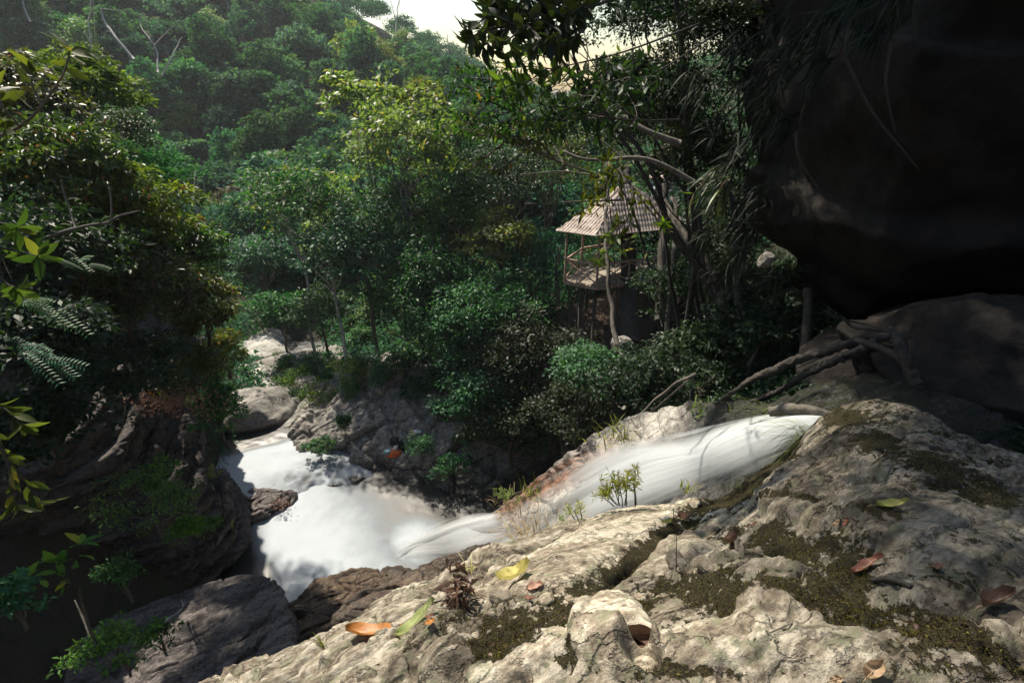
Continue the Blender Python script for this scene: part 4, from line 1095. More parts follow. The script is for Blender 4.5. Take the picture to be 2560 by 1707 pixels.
# shrubs that fill the slopes: a few shared meshes, one object each
def ray_ground(px, py, t0=9.0, t1=60.0, n=160):
    t = np.linspace(t0, t1, n); P = W(np.full(n, px), np.full(n, py), t)
    h = P[:, 2] - ground_z(P[:, 0], P[:, 1]); k = np.argmax(h < 0)
    return (P[k], t[k]) if (h < 0).any() else (None, None)
def shrub_variant(seed, R, mat, leaf):
    tb, mb = tree_parts((0, 0, 0), (0, 0, R[2] * .8), R, .05, 60, 34, leaf, seed, limbs=8, fork=.05, clump_r=.42, aspect=.5, shape='quad', shell=.35)
    V = np.concatenate([np.concatenate(tb.V), np.concatenate(mb.V)]); n0 = tb.n
    q = [np.concatenate(tb.F4), np.concatenate(mb.F4) + n0, np.concatenate(tb.F3)]
    mi = np.concatenate([np.zeros(len(q[0]), int), np.ones(len(q[1]), int), np.zeros(len(q[2]), int)])
    return np_mesh('shrub', V, q, [M['bark'], M[mat]], {'tint': np.concatenate([np.concatenate(tb.T), np.concatenate(mb.T)])}, True, mi)
SV = {'green': [shrub_variant(901, (1.5, 1.5, 1.2), 'lf_mid', .21), shrub_variant(902, (1.8, 1.4, 1.1), 'lf_blue', .19), shrub_variant(903, (1.3, 1.3, 1.4), 'lf_mid', .23)],
      'dark': [shrub_variant(911, (1.3, 1.3, 1.0), 'lf_dark', .15), shrub_variant(912, (1.5, 1.2, 1.1), 'lf_dark', .17)]}
rs = np.random.default_rng(31)
def fill(kind, x0, x1, y0, y1, n, label, group, sc=1.0):
    done = 0
    for _ in range(n * 5):
        px, py = rs.uniform(x0, x1), rs.uniform(y0, y1); P, t = ray_ground(px, py)
        if P is None or t > 55: continue
        if P[2] < -17.6 or (np.hypot(P[0] - 6, P[1] - 27.4) < 4.6): continue
        o = link('shrub', SV[kind][int(rs.integers(len(SV[kind])))], None, (P[0], P[1], P[2] - .1))
        s = sc * rs.uniform(.65, 1.2); o.scale = (s, s, s * rs.uniform(.8, 1.25)); o.rotation_euler = (rs.normal(0, .12), rs.normal(0, .12), rs.uniform(0, 6.28))
        tag(o, label, 'shrub', group); done += 1
        if done >= n: break
fill('green', 640, 1330, 560, 900, 70, 'leafy green shrub filling the slope between the trees left of the hut', 'shrubs on the slope left of the hut', 1.0)
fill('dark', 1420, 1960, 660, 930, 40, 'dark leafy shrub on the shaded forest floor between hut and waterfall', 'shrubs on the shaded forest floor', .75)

# ------------------------------------------------------------------ the wooden hut round a tree trunk
def paint_mat(name, col, dark, sc=6.0, rough=0.8):
    m, nt, out = newmat(name)
    ob = nt.nodes.new('ShaderNodeTexCoord').outputs['Object']
    c = ramp(nt, noise(nt, ob, sc, 7, 0.7), [(0.38, dark), (0.58, col)])
    c = mix(nt, ramp(nt, noise(nt, ob, sc * 5, 4, 0.7), [(0.5, 0.0), (0.7, 0.5)]), c, dark)
    c = mix(nt, 1.0, c, ramp(nt, attr(nt, 'tint'), [(0, 0.55), (0.5, 1.0), (1, 1.4)]), 'MULTIPLY')
    b = N(nt, 'ShaderNodeBsdfPrincipled', Roughness=rough)
    nt.links.new(c, b.inputs['Base Color'])
    bp = N(nt, 'ShaderNodeBump'); bp.inputs['Strength'].default_value = 0.4; bp.inputs['Distance'].default_value = 0.01
    nt.links.new(noise(nt, ob, sc * 6, 4), bp.inputs['Height']); nt.links.new(bp.outputs[0], b.inputs['Normal'])
    nt.links.new(b.outputs[0], out.inputs['Surface'])
    return m
M['hut_wood'] = paint_mat('faded red brown timber', (0.52, 0.36, 0.29), (0.26, 0.16, 0.12))
M['hut_floor'] = paint_mat('weathered floor boards', (0.30, 0.26, 0.21), (0.15, 0.12, 0.09), 3.0)
M['hut_roof'] = paint_mat('faded pinkish roof tiles', (0.47, 0.40, 0.34), (0.27, 0.20, 0.17), 4.0)
M['hut_post'] = paint_mat('dark stilt timber', (0.09, 0.07, 0.055), (0.04, 0.03, 0.025))
M['concrete'] = paint_mat('mossy concrete', (0.22, 0.21, 0.19), (0.10, 0.10, 0.08))
M['teal'] = paint_mat('pale blue sheet', (0.42, 0.55, 0.56), (0.25, 0.35, 0.36))
HZ = -9.0
hexp = np.array([(2.77, 25.9), (4.34, 25.0), (7.9, 26.3), (9.0, 28.3), (7.0, 29.9), (3.9, 28.0)])
hc = np.array([6.0, 27.4])
hut = empty('wooden_hut', (hc[0], hc[1], -11.7))
tag(hut, 'raised open-sided wooden hut with faded pink tiled roof and crossed railings on the terrace', 'hut')
O = np.array([hc[0], hc[1], -11.7])
hx = [np.array([a - hc[0], b - hc[1], HZ + 11.7]) for a, b in hexp]
# floor: planks clipped to the hexagon
fl = MB()
poly = hexp - hc
dirv = nrm(poly[2] - poly[1]); perp = np.array([-dirv[1], dirv[0]])
sA = poly @ perp; wpl = 0.16
s = sA.min()
k = 0
while s < sA.max():
    sm = s + wpl / 2; ts = []
    for i in range(6):
        a, b = poly[i], poly[(i + 1) % 6]; da, db = a @ perp - sm, b @ perp - sm
        if da * db < 0: q = a + (b - a) * (da / (da - db)); ts.append(q @ dirv)
    if len(ts) >= 2:
        a = min(ts) * dirv + sm * perp; b = max(ts) * dirv + sm * perp
        z = HZ + 11.7 - 0.03 + 0.004 * math.sin(k * 5.1)
        fl.beam((a[0], a[1], z), (b[0], b[1], z), wpl - .012, 0.05, 0.4 + 0.25 * random.Random(k).random())
    s += wpl; k += 1
fl.build('floor', M['hut_floor'], hut, False)
fr = MB()
for i in range(6):
    a, b = hx[i], hx[(i + 1) % 6]; d = nrm(b - a)
    fr.beam(a + (0, 0, -.14), b + (0, 0, -.14), .09, .18, .6)
fr.build('floor_frame', M['hut_wood'], hut, False)
ez = -6.22 + 11.7
for i in range(6):
    p = MB(); a = hx[i]
    p.beam(a * (.985, .985, 1) + (0, 0, -.2), np.array([a[0] * .985, a[1] * .985, ez]), .11, .11, .5, up=(0, 1, 0)); p.build('post', M['hut_wood'], hut, False)
for i in (0, 1, 5, 2, 4):
    a, b = hx[i] * (.985, .985, 1), hx[(i + 1) % 6] * (.985, .985, 1)
    r = MB(); H = np.array([0, 0, 1.12]); lo = np.array([0, 0, .08])
    n = max(1, round(np.linalg.norm(b - a) / 1.7))
    r.beam(a + H, b + H, .06, .11, .65)
    for j in range(n):
        p, q = a + (b - a) * j / n, a + (b - a) * (j + 1) / n; m_ = (p + q) / 2
        r.beam(p + lo, q + H - (0, 0, .07), .035, .065, .6); r.beam(p + H - (0, 0, .07) + (0.02, 0.03, 0), q + lo + (0.02, 0.03, 0), .035, .065, .6)
        if n == 1: r.beam(m_ + (0, 0, 0), m_ + H - (0, 0, .05), .05, .05, .55, up=(0, 1, 0))
        if j: r.beam(p, p + H + (0, 0, .03), .08, .08, .5, up=(0, 1, 0))
    r.build('railing', M['hut_wood'], hut, False)
# roof: ribbed tiled faces to an apex
apex = np.array([-.1, 0, -4.2 + 11.7])
rf = MB()
for i in range(6):
    a, b = hx[i], hx[(i + 1) % 6]
    a = np.array([a[0] * 1.17, a[1] * 1.17, ez - .12]); b = np.array([b[0] * 1.17, b[1] * 1.17, ez - .12])
    L = np.linalg.norm(b - a); nw = int(L / .045); nh = 40
    un = nrm(np.cross(b - a, apex - a)); un = un if un[2] > 0 else -un
    q = np.linspace(0, 1, nw)[:, None]; hgt = np.linspace(0, 1, nh)[None]
    lateral = (q - .5) * L * np.ones_like(hgt)
    half = (1 - hgt) * L / 2
    lc = np.clip(lateral, -half, half)
    base = (a + b) / 2; dd = nrm(b - a)
    P = base + (apex - base) * hgt[..., None] * np.ones((nw, 1, 1)) + dd * lc[..., None]
    rib = np.abs(np.sin(lc / .17 * math.pi)) * .055 + 0.03 * (1 - (hgt * 9) % 1.0)
    P = P + un * rib[..., None]
    rf.add(P.reshape(-1, 3), grid_faces(nw, nh), (0.5 + 0.3 * vnoise(P * 3, 4)).ravel())
    P2 = P - un * 0.07
    rf.add(P2.reshape(-1, 3), grid_faces(nw, nh)[:, ::-1], 0.1)
roof = rf.build('roof', M['hut_roof'], hut, True)
ra = MB()
for i in range(6):
    a = hx[i]; ra.beam(np.array([a[0] * 1.12, a[1] * 1.12, ez - .14]), apex - (0, 0, .25), .07, .1, .4)
    b = hx[(i + 1) % 6]; ra.beam(np.array([a[0], a[1], ez - .06]), np.array([b[0], b[1], ez - .06]), .09, .1, .45)
ra.build('rafters', M['hut_wood'], roof, False)
for (x, y, w_) in ((hx[0][0] + .9, hx[0][1] - .1, .1), (hx[1][0] + .1, hx[1][1] + .6, .1), (hx[2][0] - .4, hx[2][1] + .2, .14), (hx[5][0] + .4, hx[5][1] - .3, .1), (hx[3][0] - .5, hx[3][1] - .4, .12)):
    gz = float(ground_z(x + O[0], y + O[1])) - O[2] - .3
    p = MB(); p.tube([(x, y, gz), (x, y, HZ + 11.7 - .2)], w_, 10, .5); p.build('stilt', M['hut_post'], hut)
f_ = MB(); fx, fy = hx[0][0] + .9, hx[0][1] - .1
gz = float(ground_z(fx + O[0], fy + O[1])) - O[2]
f_.box((fx, fy, gz + .25), (.24, .24, .42)); f_.build('footing', M['concrete'], hut, False)
br = MB()
br.beam((hx[0][0] + .15, hx[0][1] + .2, HZ + 11.7 - .2), (hx[0][0] + .9, hx[0][1] - .1, gz + .9), .08, .08); br.build('brace', M['hut_post'], hut, False)
# walkway from the hut to the slope on the right
wk = empty('walkway', (9.6, 26.3, HZ)); tag(wk, 'low plank walkway leading right from the hut into the dark trees', 'walkway')
m_ = MB()
for j in range(22):
    m_.box((-1.3 + j * .2, .35 + j * .03, .0), (.092, .55, .025), None, .3 + .3 * random.Random(j).random())
m_.build('deck', M['hut_floor'], wk, False)
m_ = MB(); m_.beam((-1.4, -.25, -.1), (3.1, .42, -.1), .08, .14); m_.beam((-1.4, .85, -.1), (3.1, 1.5, -.1), .08, .14); m_.build('beams', M['hut_post'], wk, False)
m_ = MB(); m_.beam((-1.2, -.2, 1.0), (3.1, .45, 1.0), .05, .08)
for j in range(4): m_.beam((-1.2 + j * 1.4, -.2 + j * .21, 0), (-1.2 + j * 1.4, -.2 + j * .21, 1.0), .06, .06, up=(0, 1, 0))
m_.build('railing', M['hut_post'], wk, False)
# pale blue shed behind
sh = empty('shed', W(1652, 560, 33)); tag(sh, 'pale blue sheet-walled shed glimpsed through leaves behind the hut', 'shed')
m_ = MB(); m_.box((0, 0, 1.2), (.75, .7, 1.7), None, .5); m_.build('wall', M['teal'], sh, False)
m_ = MB(); m_.box((0, 0, 2.98), (.95, .9, .05), euler(0, 8, 0), .5); m_.build('roof', M['hut_roof'], sh, False)
m_ = MB()
for j in range(5): m_.box((-.6 + j * .3, -.72, 1.2), (.02, .02, 1.65))
for j in range(5): m_.box((0, -.74, .1 + j * .6), (.75, .015, .02))
m_.build('battens', M['hut_post'], sh, False)

# ------------------------------------------------------------------ bare stems, trunks and branches
def stem(name, pts, radii, mat, label, cat='tree', group=None, branches=(), seg=8, seed=1, rough=.12, kind=None):
    """pts: (px,py,t) bearings; a woody stem with side branches as one plant"""
    P = np.array([W(*p) for p in pts]); b = P[0].copy()
    n = (22 if rough > .25 else 6) * len(P); seg = 26 if rough > .25 else seg
    Q = catmull(P - b, n); Q = Q + np.stack([vnoise(Q * 1.7 + k * 9, seed + k) for k in range(3)], -1) * .04 * np.linspace(0, 1, n)[:, None] * np.linalg.norm(P[-1] - P[0]) * .5
    mb = MB(); mb.tube(Q, radii, seg, rough=rough, seed=seed)
    for pp, rr_ in branches:
        B = np.array([W(*p) for p in pp]) - b
        d = ((Q - B[0]) ** 2).sum(1); B[0] = Q[np.argmin(d)]
        mb.tube(catmull(B, 5 * len(B)), rr_, 6, seed=seed)
    o = mb.build(name, M[mat], None, True, b); tag(o, label, cat, group, kind)
    return o
# pale trunks showing in the far forest
stem('bare_tree', [(335, 150, 66), (290, 95, 66), (262, 55, 67), (250, 22, 67)], (0.198, 0.099), 'bark_pale', 'thickest white dead trunk leaning left on the far hillside', 'dead tree', None, [([(250, 22, 67), (275, 25, 67), (312, 28, 67)], (0.087, 0.037)), ([(285, 85, 66), (270, 78, 66), (258, 90, 66)], (0.062, 0.031))])
stem('bare_tree', [(240, 163, 66), (230, 115, 67), (222, 60, 67), (230, -10, 68)], (0.124, 0.050), 'bark_pale', 'slim pale bare tree left of the thick white dead trunk', 'dead tree', None, [([(230, 118, 67), (220, 95, 67), (208, 80, 67)], (0.056, 0.025))])
stem('bare_tree', [(395, 182, 67), (392, 130, 68), (375, 100, 68), (350, 60, 69), (358, 30, 69)], (0.124, 0.043), 'bark_pale', 'forked pale bare tree with brown twigs on the far hillside', 'dead tree', None, [([(392, 110, 68), (412, 85, 69), (438, 62, 69)], (0.050, 0.025)), ([(385, 110, 68), (380, 92, 68), (352, 74, 68)], (0.043, 0.019))])
stem('bare_tree', [(405, 190, 67), (428, 148, 67), (446, 110, 68), (456, 90, 68)], (0.112, 0.037), 'bark_pale', 'short pale bare tree right of the forked one on the far hillside', 'dead tree', None, [([(425, 150, 67), (415, 125, 67), (410, 112, 67)], (0.043, 0.019)), ([(446, 110, 68), (435, 95, 68)], (0.031, 0.019))])
stem('bare_tree', [(312, 262, 58), (295, 230, 58), (287, 205, 58), (284, 192, 58)], (0.136, 0.062), 'bark_pale', 'broken pale stub leaning over the dark foliage on the far hillside', 'dead tree')
stem('bare_tree', [(75, 55, 70), (62, 22, 70), (52, -20, 70)], (0.124, 0.062), 'bark_pale', 'pale thin trunk in the top left corner of the forest', 'dead tree')
stem('bare_tree', [(990, 118, 115), (990, 70, 116), (994, 25, 117), (1000, -10, 117)], (0.186, 0.074), 'bark_pale', 'tall thin pale tree standing near the hill crest', 'dead tree', None, [([(990, 55, 116), (980, 20, 116), (975, -10, 116)], (0.087, 0.037))])
stem('bare_tree', [(1120, 140, 120), (1120, 110, 120), (1119, 85, 120)], (0.124, 0.062), 'bark_pale', 'short thin pale trunk against the sky edge of the hill', 'dead tree')
stem('bare_tree', [(500, 560, 32), (488, 505, 32), (470, 470, 32.5), (445, 440, 33)], (0.068, 0.019), 'bark_pale', 'bare twisted whitish tree at the left centre of the valley', 'dead tree', None,
     [([(480, 490, 32), (495, 455, 32), (488, 425, 32)], (0.043, 0.012)), ([(488, 500, 32), (460, 480, 32), (452, 495, 32)], (0.037, 0.012)), ([(470, 470, 32), (465, 430, 32), (440, 410, 32)], (0.025, 0.009)), ([(492, 470, 32), (510, 480, 32), (506, 440, 32)], (0.025, 0.009))])
stem('bare_tree', [(706, 420, 45), (716, 398, 45), (722, 380, 45)], (0.087, 0.037), 'bark_pale', 'short pale snag in the dark hollow of the far forest', 'dead tree')
# trunks round the hut
stem('tree', [(1575, 860, 25.6), (1572, 740, 27.0), (1570, 640, 27.8), (1570, 540, 28.6), (1565, 420, 30)], (.46, .40, .34), 'bark_dark', 'thick dark trunk rising through the middle of the hut', 'tree', seg=14)
stem('tree', [(1648, 800, 24.6), (1652, 700, 25.0), (1660, 560, 26), (1668, 400, 27), (1672, 250, 28)], (.24, .16), 'bark_dark', 'dark straight trunk just right of the hut railing', 'tree')
stem('tree', [(1558, 925, 21.5), (1540, 850, 22.2), (1528, 760, 22.8), (1520, 660, 23.2), (1512, 560, 24), (1515, 470, 24.5)], (.13, .07), 'bark', 'thin pale curved trunk standing in front of the hut', 'tree')
stem('tree', [(1668, 850, 21.0), (1672, 760, 21.2), (1684, 660, 21.6), (1692, 560, 22), (1684, 490, 22.4)], (.14, .08), 'bark', 'slim straight pale trunk right of the hut', 'tree', None, [([(1692, 570, 22), (1740, 545, 22), (1790, 515, 22.2)], (.05, .02))])
stem('tree', [(1838, 840, 16.0), (1800, 740, 16.6), (1760, 660, 17.2), (1715, 590, 17.8), (1680, 540, 18.4), (1640, 470, 19.5)], (.20, .16, .10), 'bark', 'leaning grey trunk slanting up to the left beside the walkway', 'tree', None, [([(1720, 595, 17.8), (1760, 560, 17.6), (1790, 535, 17.4)], (.06, .025))])
stem('tree', [(1850, 800, 14.0), (1840, 690, 14.2), (1836, 600, 14.4), (1830, 480, 14.6)], (.12, .07), 'bark_dark', 'dark slim trunk under the edge of the overhanging rock', 'tree')
stem('tree', [(2010, 900, 12.5), (2018, 800, 12.6), (2020, 720, 12.8)], (.13, .10), 'bark_dark', 'dark mossy stem below the bottom edge of the overhanging rock', 'tree')
stem('tree', [(1395, 760, 29), (1392, 690, 29), (1398, 620, 29.5)], (.13, .09), 'bark', 'short trunk in the shade left of the hut stilts', 'tree')
stem('tree', [(1470, 1165, 16.3), (1560, 1075, 14.6), (1650, 990, 13.6), (1740, 935, 12.6)], (.05, .04), 'bark', 'thin dead branch lying along the far side of the waterfall', 'branch')
# driftwood and roots behind the top of the waterfall
stem('driftwood', [(1790, 1010, 10.6), (1880, 950, 9.9), (1980, 905, 9.4), (2080, 870, 9.0), (2170, 838, 8.8)], (.035, .07, .085, .07), 'bark_dark', 'long weathered driftwood trunk lying above the waterfall', 'log', seg=14, rough=.7)
stem('driftwood', [(1700, 1085, 12.2), (1800, 1030, 11.2), (1930, 985, 10.0), (2030, 930, 9.2), (2130, 880, 8.8), (2220, 830, 8.6)], (.03, .05, .07, .08), 'bark_dark', 'dark root-like log slanting down beside the driftwood trunk', 'log', seg=14, rough=.7)
stem('stump', [(2290, 960, 7.6), (2262, 900, 7.7), (2245, 855, 7.8), (2230, 826, 7.9)], (.09, .07, .05), 'bark_dark', 'dark broken stump with stubby forks under the overhanging rock', 'stump', None,
     [([(2262, 905, 7.7), (2200, 870, 8.2), (2140, 850, 8.6)], (.07, .05)), ([(2155, 850, 8.5), (2140, 818, 8.6), (2112, 800, 8.7)], (.04, .025)), ([(2275, 925, 7.6), (2282, 880, 7.5), (2275, 850, 7.5)], (.06, .03))], seg=12, rough=.3)
stem('log', [(1925, 1030, 7.7), (1975, 1022, 7.5), (2035, 1030, 7.3), (2085, 1042, 7.2)], (.075, .085, .08, .055), 'bark', 'short thick weathered log lying across the head of the waterfall', 'log', seg=12, rough=.3)
# dead branches on the left
stem('branch', [(70, 612, 9.6), (150, 583, 9.8), (215, 566, 10.0), (270, 556, 10.1), (300, 540, 10.2), (350, 528, 10.3)], (.036, .028, .012), 'bark', 'long bare grey branch reaching right over the left trees', 'branch', None,
     [([(187, 573, 10.1), (172, 520, 10.1), (158, 480, 10.1), (153, 450, 10.1)], (.016, .008)), ([(282, 552, 10.1), (278, 500, 10.1), (272, 470, 10.1)], (.018, .012)), ([(265, 560, 10.1), (290, 570, 10.1), (312, 580, 10.1)], (.010, .005))], rough=.2)
stem('branch', [(345, 1595, 12.5), (400, 1560, 12.7), (440, 1535, 12.9), (458, 1515, 13), (452, 1500, 13)], (.06, .03, .015), 'bark_pale', 'bare pale branch lying on the bottom left rock', 'branch', None, [([(452, 1520, 13), (466, 1505, 13)], (.02, .01))])
stem('branch', [(228, 1600, 10.8), (210, 1550, 11.0), (188, 1500, 11.2)], (.03, .015), 'bark', 'thin upright stick at the left foot of the rocks', 'branch')

# ------------------------------------------------------------------ trees one can tell apart
T_ = tree
# left bank, in shade with lit rims
T_(205, 235, 17.0, 130, 90, 'lf_gold', 'bark_dark', 11, 'dome shaped tree with sunny yellow green rim at the upper left', leaf=0.163, nclump=150, nl=70, shell=.6, hug=True, limbs=8)
T_(90, 300, 15.0, 120, 120, 'lf_olive', 'bark_dark', 12, 'dark tree under the yellow green dome at the left edge', leaf=0.175, nclump=90, nl=50, hug=True, limbs=8)
T_(255, 345, 19.5, 120, 80, 'lf_dark', 'bark', 13, 'dark greyish small-leaved tree behind the left olive trees', leaf=0.150, nclump=80, nl=50, hug=True, limbs=8)
T_(370, 440, 22.0, 110, 70, 'lf_far', 'bark', 14, 'dull green tree with thin twigs behind the left bushes', leaf=0.175, nclump=80, nl=50, hug=True, limbs=8)
T_(150, 450, 12.5, 190, 120, 'lf_olive', 'bark_dark', 15, 'olive tree with orange young leaves on the left', leaf=0.188, nclump=120, nl=56, shape='tri2', hug=True, limbs=8)
T_(300, 560, 13.5, 150, 100, 'lf_red', 'bark_dark', 16, 'small-leaved tree flecked with reddish leaves beside the bare grey branch', leaf=0.163, nclump=110, nl=56, shape='tri2', group=None, hug=True, limbs=8)
T_(450, 655, 15.5, 105, 110, 'lf_olive', 'bark_dark', 17, 'yellow green rounded tree top leaning over the gorge on the left', leaf=0.163, nclump=130, nl=60, shape='tri2', hug=True, limbs=8)
T_(100, 640, 10.5, 180, 110, 'lf_dark', 'bark_dark', 18, 'dark tree behind the near left branches', leaf=0.175, nclump=100, nl=56, shape='tri2', hug=True, limbs=8)
T_(300, 760, 13.0, 190, 140, 'lf_olive', 'bark_dark', 19, 'big shaded olive green tree in the middle of the left bank', leaf=0.163, nclump=170, nl=60, shape='tri2', hug=True, limbs=8)
T_(505, 790, 18.0, 75, 110, 'lf_olive', 'bark_dark', 20, 'leafy tree whose right edge hangs over the boulder stream', leaf=0.163, nclump=110, nl=56, shape='tri2', hug=True, limbs=8)
T_(560, 880, 20.5, 40, 60, 'lf_light', 'bark_dark', 21, 'thin light green spray of leaves over the boulder stream', leaf=0.163, nclump=32, nl=40, shape='tri2', hug=True, limbs=8)
T_(545, 1030, 20.0, 52, 95, 'lf_mid', 'bark_dark', 22, 'green bush hanging over the upper pool from the left cliff', leaf=0.150, nclump=75, nl=56, shape='tri2', hug=True, limbs=8)
T_(110, 860, 9.5, 160, 120, 'lf_dark', 'bark_dark', 23, 'nearly black foliage mass at the left edge below the big leaves', leaf=0.163, nclump=110, nl=50, hug=True, limbs=8)
T_(310, 930, 14.5, 170, 100, 'lf_dark', 'bark_dark', 24, 'dark tangle of foliage above the left cliff', leaf=0.150, nclump=120, nl=56, hug=True, limbs=8)
T_(480, 935, 18.0, 90, 90, 'lf_olive', 'bark_dark', 25, 'small tree on the rim of the left cliff', leaf=0.150, nclump=80, nl=56, hug=True, limbs=8)
T_(90, 1080, 10.0, 130, 120, 'lf_dark', 'bark_dark', 26, 'black shrub mass low on the left edge', leaf=0.150, nclump=70, nl=46, hug=True, limbs=8)
# bushes on the cliff and at the bottom left
def bush(px, py, t, rx, rz, mat, seed, label, base=None, leaf=.11, nclump=40, nl=34, group=None, shape='tri2', name='bush', shell=.4, cat='bush', **kw):
    c = W(px, py, t); s = t / 1280
    b = W(*base) if base else c - np.array([0, 0, rz * s * 1.1])
    tb, mb = tree_parts(b, c, (rx * s, rx * s * .8, rz * s), .03, nclump, nl, leaf, seed, shape=shape, shell=shell, limbs=12, fork=.1, clump_r=min(rx, rz) * s * .33, **kw)
    root = empty(name, b); tag(root, label, cat, group)
    tb.build('stem', M['bark'], root); mb.build('foliage', M[mat], root)
    return root
bush(380, 1270, 13.6, 120, 85, 'lf_fresh', 31, 'bright bush growing from the middle of the dark left cliff', (400, 1330, 16.0), leaf=.10, nclump=70, nl=20, gaps=.2)
bush(480, 1330, 14.6, 50, 55, 'lf_fresh', 32, 'lighter green twig tip at the right end of the cliff bush', (430, 1340, 15.6), leaf=.10, nclump=26)
bush(390, 1195, 14.6, 70, 30, 'lf_fresh', 33, 'flat tuft of green leaves above the cliff bush', (380, 1230, 16.0), leaf=.10, nclump=30)
bush(300, 1440, 12.8, 55, 60, 'lf_blue', 34, 'small bluish seedling bush below the cliff bush', leaf=.11, nclump=18)
bush(290, 1620, 10.6, 100, 70, 'lf_fresh', 35, 'glossy green bush at the foot of the rocks in the bottom left', leaf=.10, nclump=52, nl=20, gaps=.2)
bush(395, 1590, 12.0, 40, 40, 'lf_olive', 36, 'little olive shrub beside the bare branch on the bottom left rock', leaf=.1, nclump=18)
bush(20, 1500, 8.5, 60, 60, 'lf_blue', 37, 'dark blue green shrub at the lower left edge', leaf=.11, nclump=24)
# mid valley
T_(1015, 400, 30, 140, 140, 'lf_light', 'bark', 41, 'tall airy tree with light leaves and a visible grey trunk in the centre', 'tree', leaf=0.336, nclump=95, nl=36, shell=.7, gaps=.25, base=(1065, 800, 29), trunk_r=.17, limbs=20)
T_(905, 270, 33, 85, 75, 'lf_light', 'bark', 42, 'yellowish open-leaved tree top against the dark far forest', leaf=0.364, nclump=60, nl=30, gaps=.3, shell=.7, trunk_r=.13)
T_(1055, 260, 34, 70, 45, 'lf_light', 'bark', 43, 'pale yellow green tree top below the hill crest', leaf=0.336, nclump=45, nl=30, gaps=.3, trunk_r=.12)
T_(700, 500, 34, 80, 90, 'lf_mid', 'bark_pale', 44, 'green tree with pale branches left of centre', base=(800, 930, 35), trunk_r=.12, leaf=0.280, nclump=80, nl=40, gaps=.1, limbs=16)
T_(780, 560, 31, 120, 130, 'lf_mid', 'bark_pale', 45, 'broad green tree with pale twigs above the stream bend', base=(880, 930, 31), trunk_r=.12, leaf=0.266, nclump=120, nl=44, gaps=.1, limbs=18)
T_(900, 640, 29.5, 120, 120, 'lf_blue', 'bark', 46, 'dense bluish green tree above the grey bank', leaf=0.252, nclump=130, nl=46)
T_(1000, 580, 32, 110, 120, 'lf_mid', 'bark', 47, 'dense green tree behind the airy light-leaved tree', leaf=0.252, nclump=120, nl=46)
T_(1150, 560, 31, 110, 130, 'lf_mid', 'bark', 48, 'green tree with crossing grey stems left of the hut', leaf=0.252, nclump=110, nl=44, limbs=18, gaps=.1)
T_(1140, 400, 35, 120, 110, 'lf_far', 'bark', 49, 'hazy green tree behind the orange-leaved branch', leaf=0.280, nclump=110, nl=44)
T_(1250, 610, 29, 90, 70, 'lf_light', 'bark', 50, 'sunlit bright green tree just left of the hut', leaf=0.280, nclump=70, nl=40, gaps=.1)
T_(1330, 680, 30, 90, 110, 'lf_blue', 'bark', 51, 'cool green tree touching the left side of the hut', leaf=0.238, nclump=90, nl=44)
T_(1250, 470, 30, 110, 120, 'lf_dark', 'bark', 52, 'dark small-leaved tree left of the hut roof', leaf=0.210, nclump=110, nl=46, limbs=18)
T_(1380, 440, 33, 110, 120, 'lf_olive', 'bark', 53, 'dark olive tree rising behind the hut roof', leaf=0.224, nclump=110, nl=46, limbs=16)
T_(700, 790, 36, 70, 55, 'lf_blue', 'bark', 54, 'round bushy tree above the far end of the boulder stream', leaf=0.238, nclump=80, nl=44)
T_(650, 660, 42, 70, 70, 'lf_blue', 'bark', 55, 'dark green tree at the far bend of the gorge', leaf=0.280, nclump=80, nl=40)
T_(620, 560, 46, 70, 70, 'lf_far', 'bark', 56, 'tree standing at the foot of the far hillside', leaf=0.336, nclump=80, nl=40)
T_(800, 790, 35, 85, 60, 'lf_blue', 'bark', 57, 'bluish bushy tree between the stream and the grey bank', leaf=0.210, nclump=90, nl=46)
T_(1010, 760, 31, 95, 70, 'lf_mid', 'bark', 58, 'leafy green tree on top of the grey rock bank', leaf=0.210, nclump=110, nl=46)
T_(1090, 720, 28, 110, 100, 'lf_blue', 'bark', 59, 'full green tree in the middle of the right bank', leaf=0.210, nclump=130, nl=48)
T_(1200, 800, 26.5, 120, 90, 'lf_blue', 'bark', 60, 'dark green leafy tree below the bright one left of the hut', leaf=0.196, nclump=130, nl=50)
T_(1100, 850, 28, 95, 75, 'lf_mid', 'bark', 61, 'green foliage draped over the top of the grey bank', leaf=0.196, nclump=110, nl=50)
T_(1210, 950, 26.0, 115, 90, 'lf_blue', 'bark', 62, 'dark vine covered bush mass above the dark end of the pool', leaf=0.182, nclump=150, nl=50)
T_(1330, 900, 25.5, 120, 100, 'lf_dark', 'bark', 63, 'dense dark thicket on the slope under the hut', leaf=0.182, nclump=150, nl=50)
T_(1280, 1060, 25.2, 95, 70, 'lf_dark', 'bark', 64, 'hanging dark foliage just over the pool', leaf=0.182, nclump=110, nl=50)
T_(1430, 1030, 22.5, 120, 70, 'lf_dark', 'bark', 65, 'shadowy bush between the thicket and the waterfall', leaf=0.168, nclump=110, nl=50)
T_(1470, 930, 20.5, 110, 70, 'lf_blue', 'bark', 66, 'green shrub left of the thin curved trunk', leaf=0.168, nclump=90, nl=46)
T_(1600, 960, 17.5, 110, 70, 'lf_dark', 'bark', 67, 'dark green shrub behind the driftwood and waterfall', leaf=0.154, nclump=90, nl=46)
T_(1750, 900, 15.5, 110, 70, 'lf_dark', 'bark', 68, 'shaded shrub left of the driftwood trunk', leaf=0.154, nclump=90, nl=46)
T_(1900, 820, 14, 110, 60, 'lf_dark', 'bark', 69, 'shaded undergrowth shrub below the overhanging rock', leaf=0.154, nclump=80, nl=46)
T_(1500, 600, 31.5, 90, 110, 'lf_mid', 'bark_dark', 70, 'green tree seen through the open sides of the hut', leaf=0.224, nclump=80, nl=40)
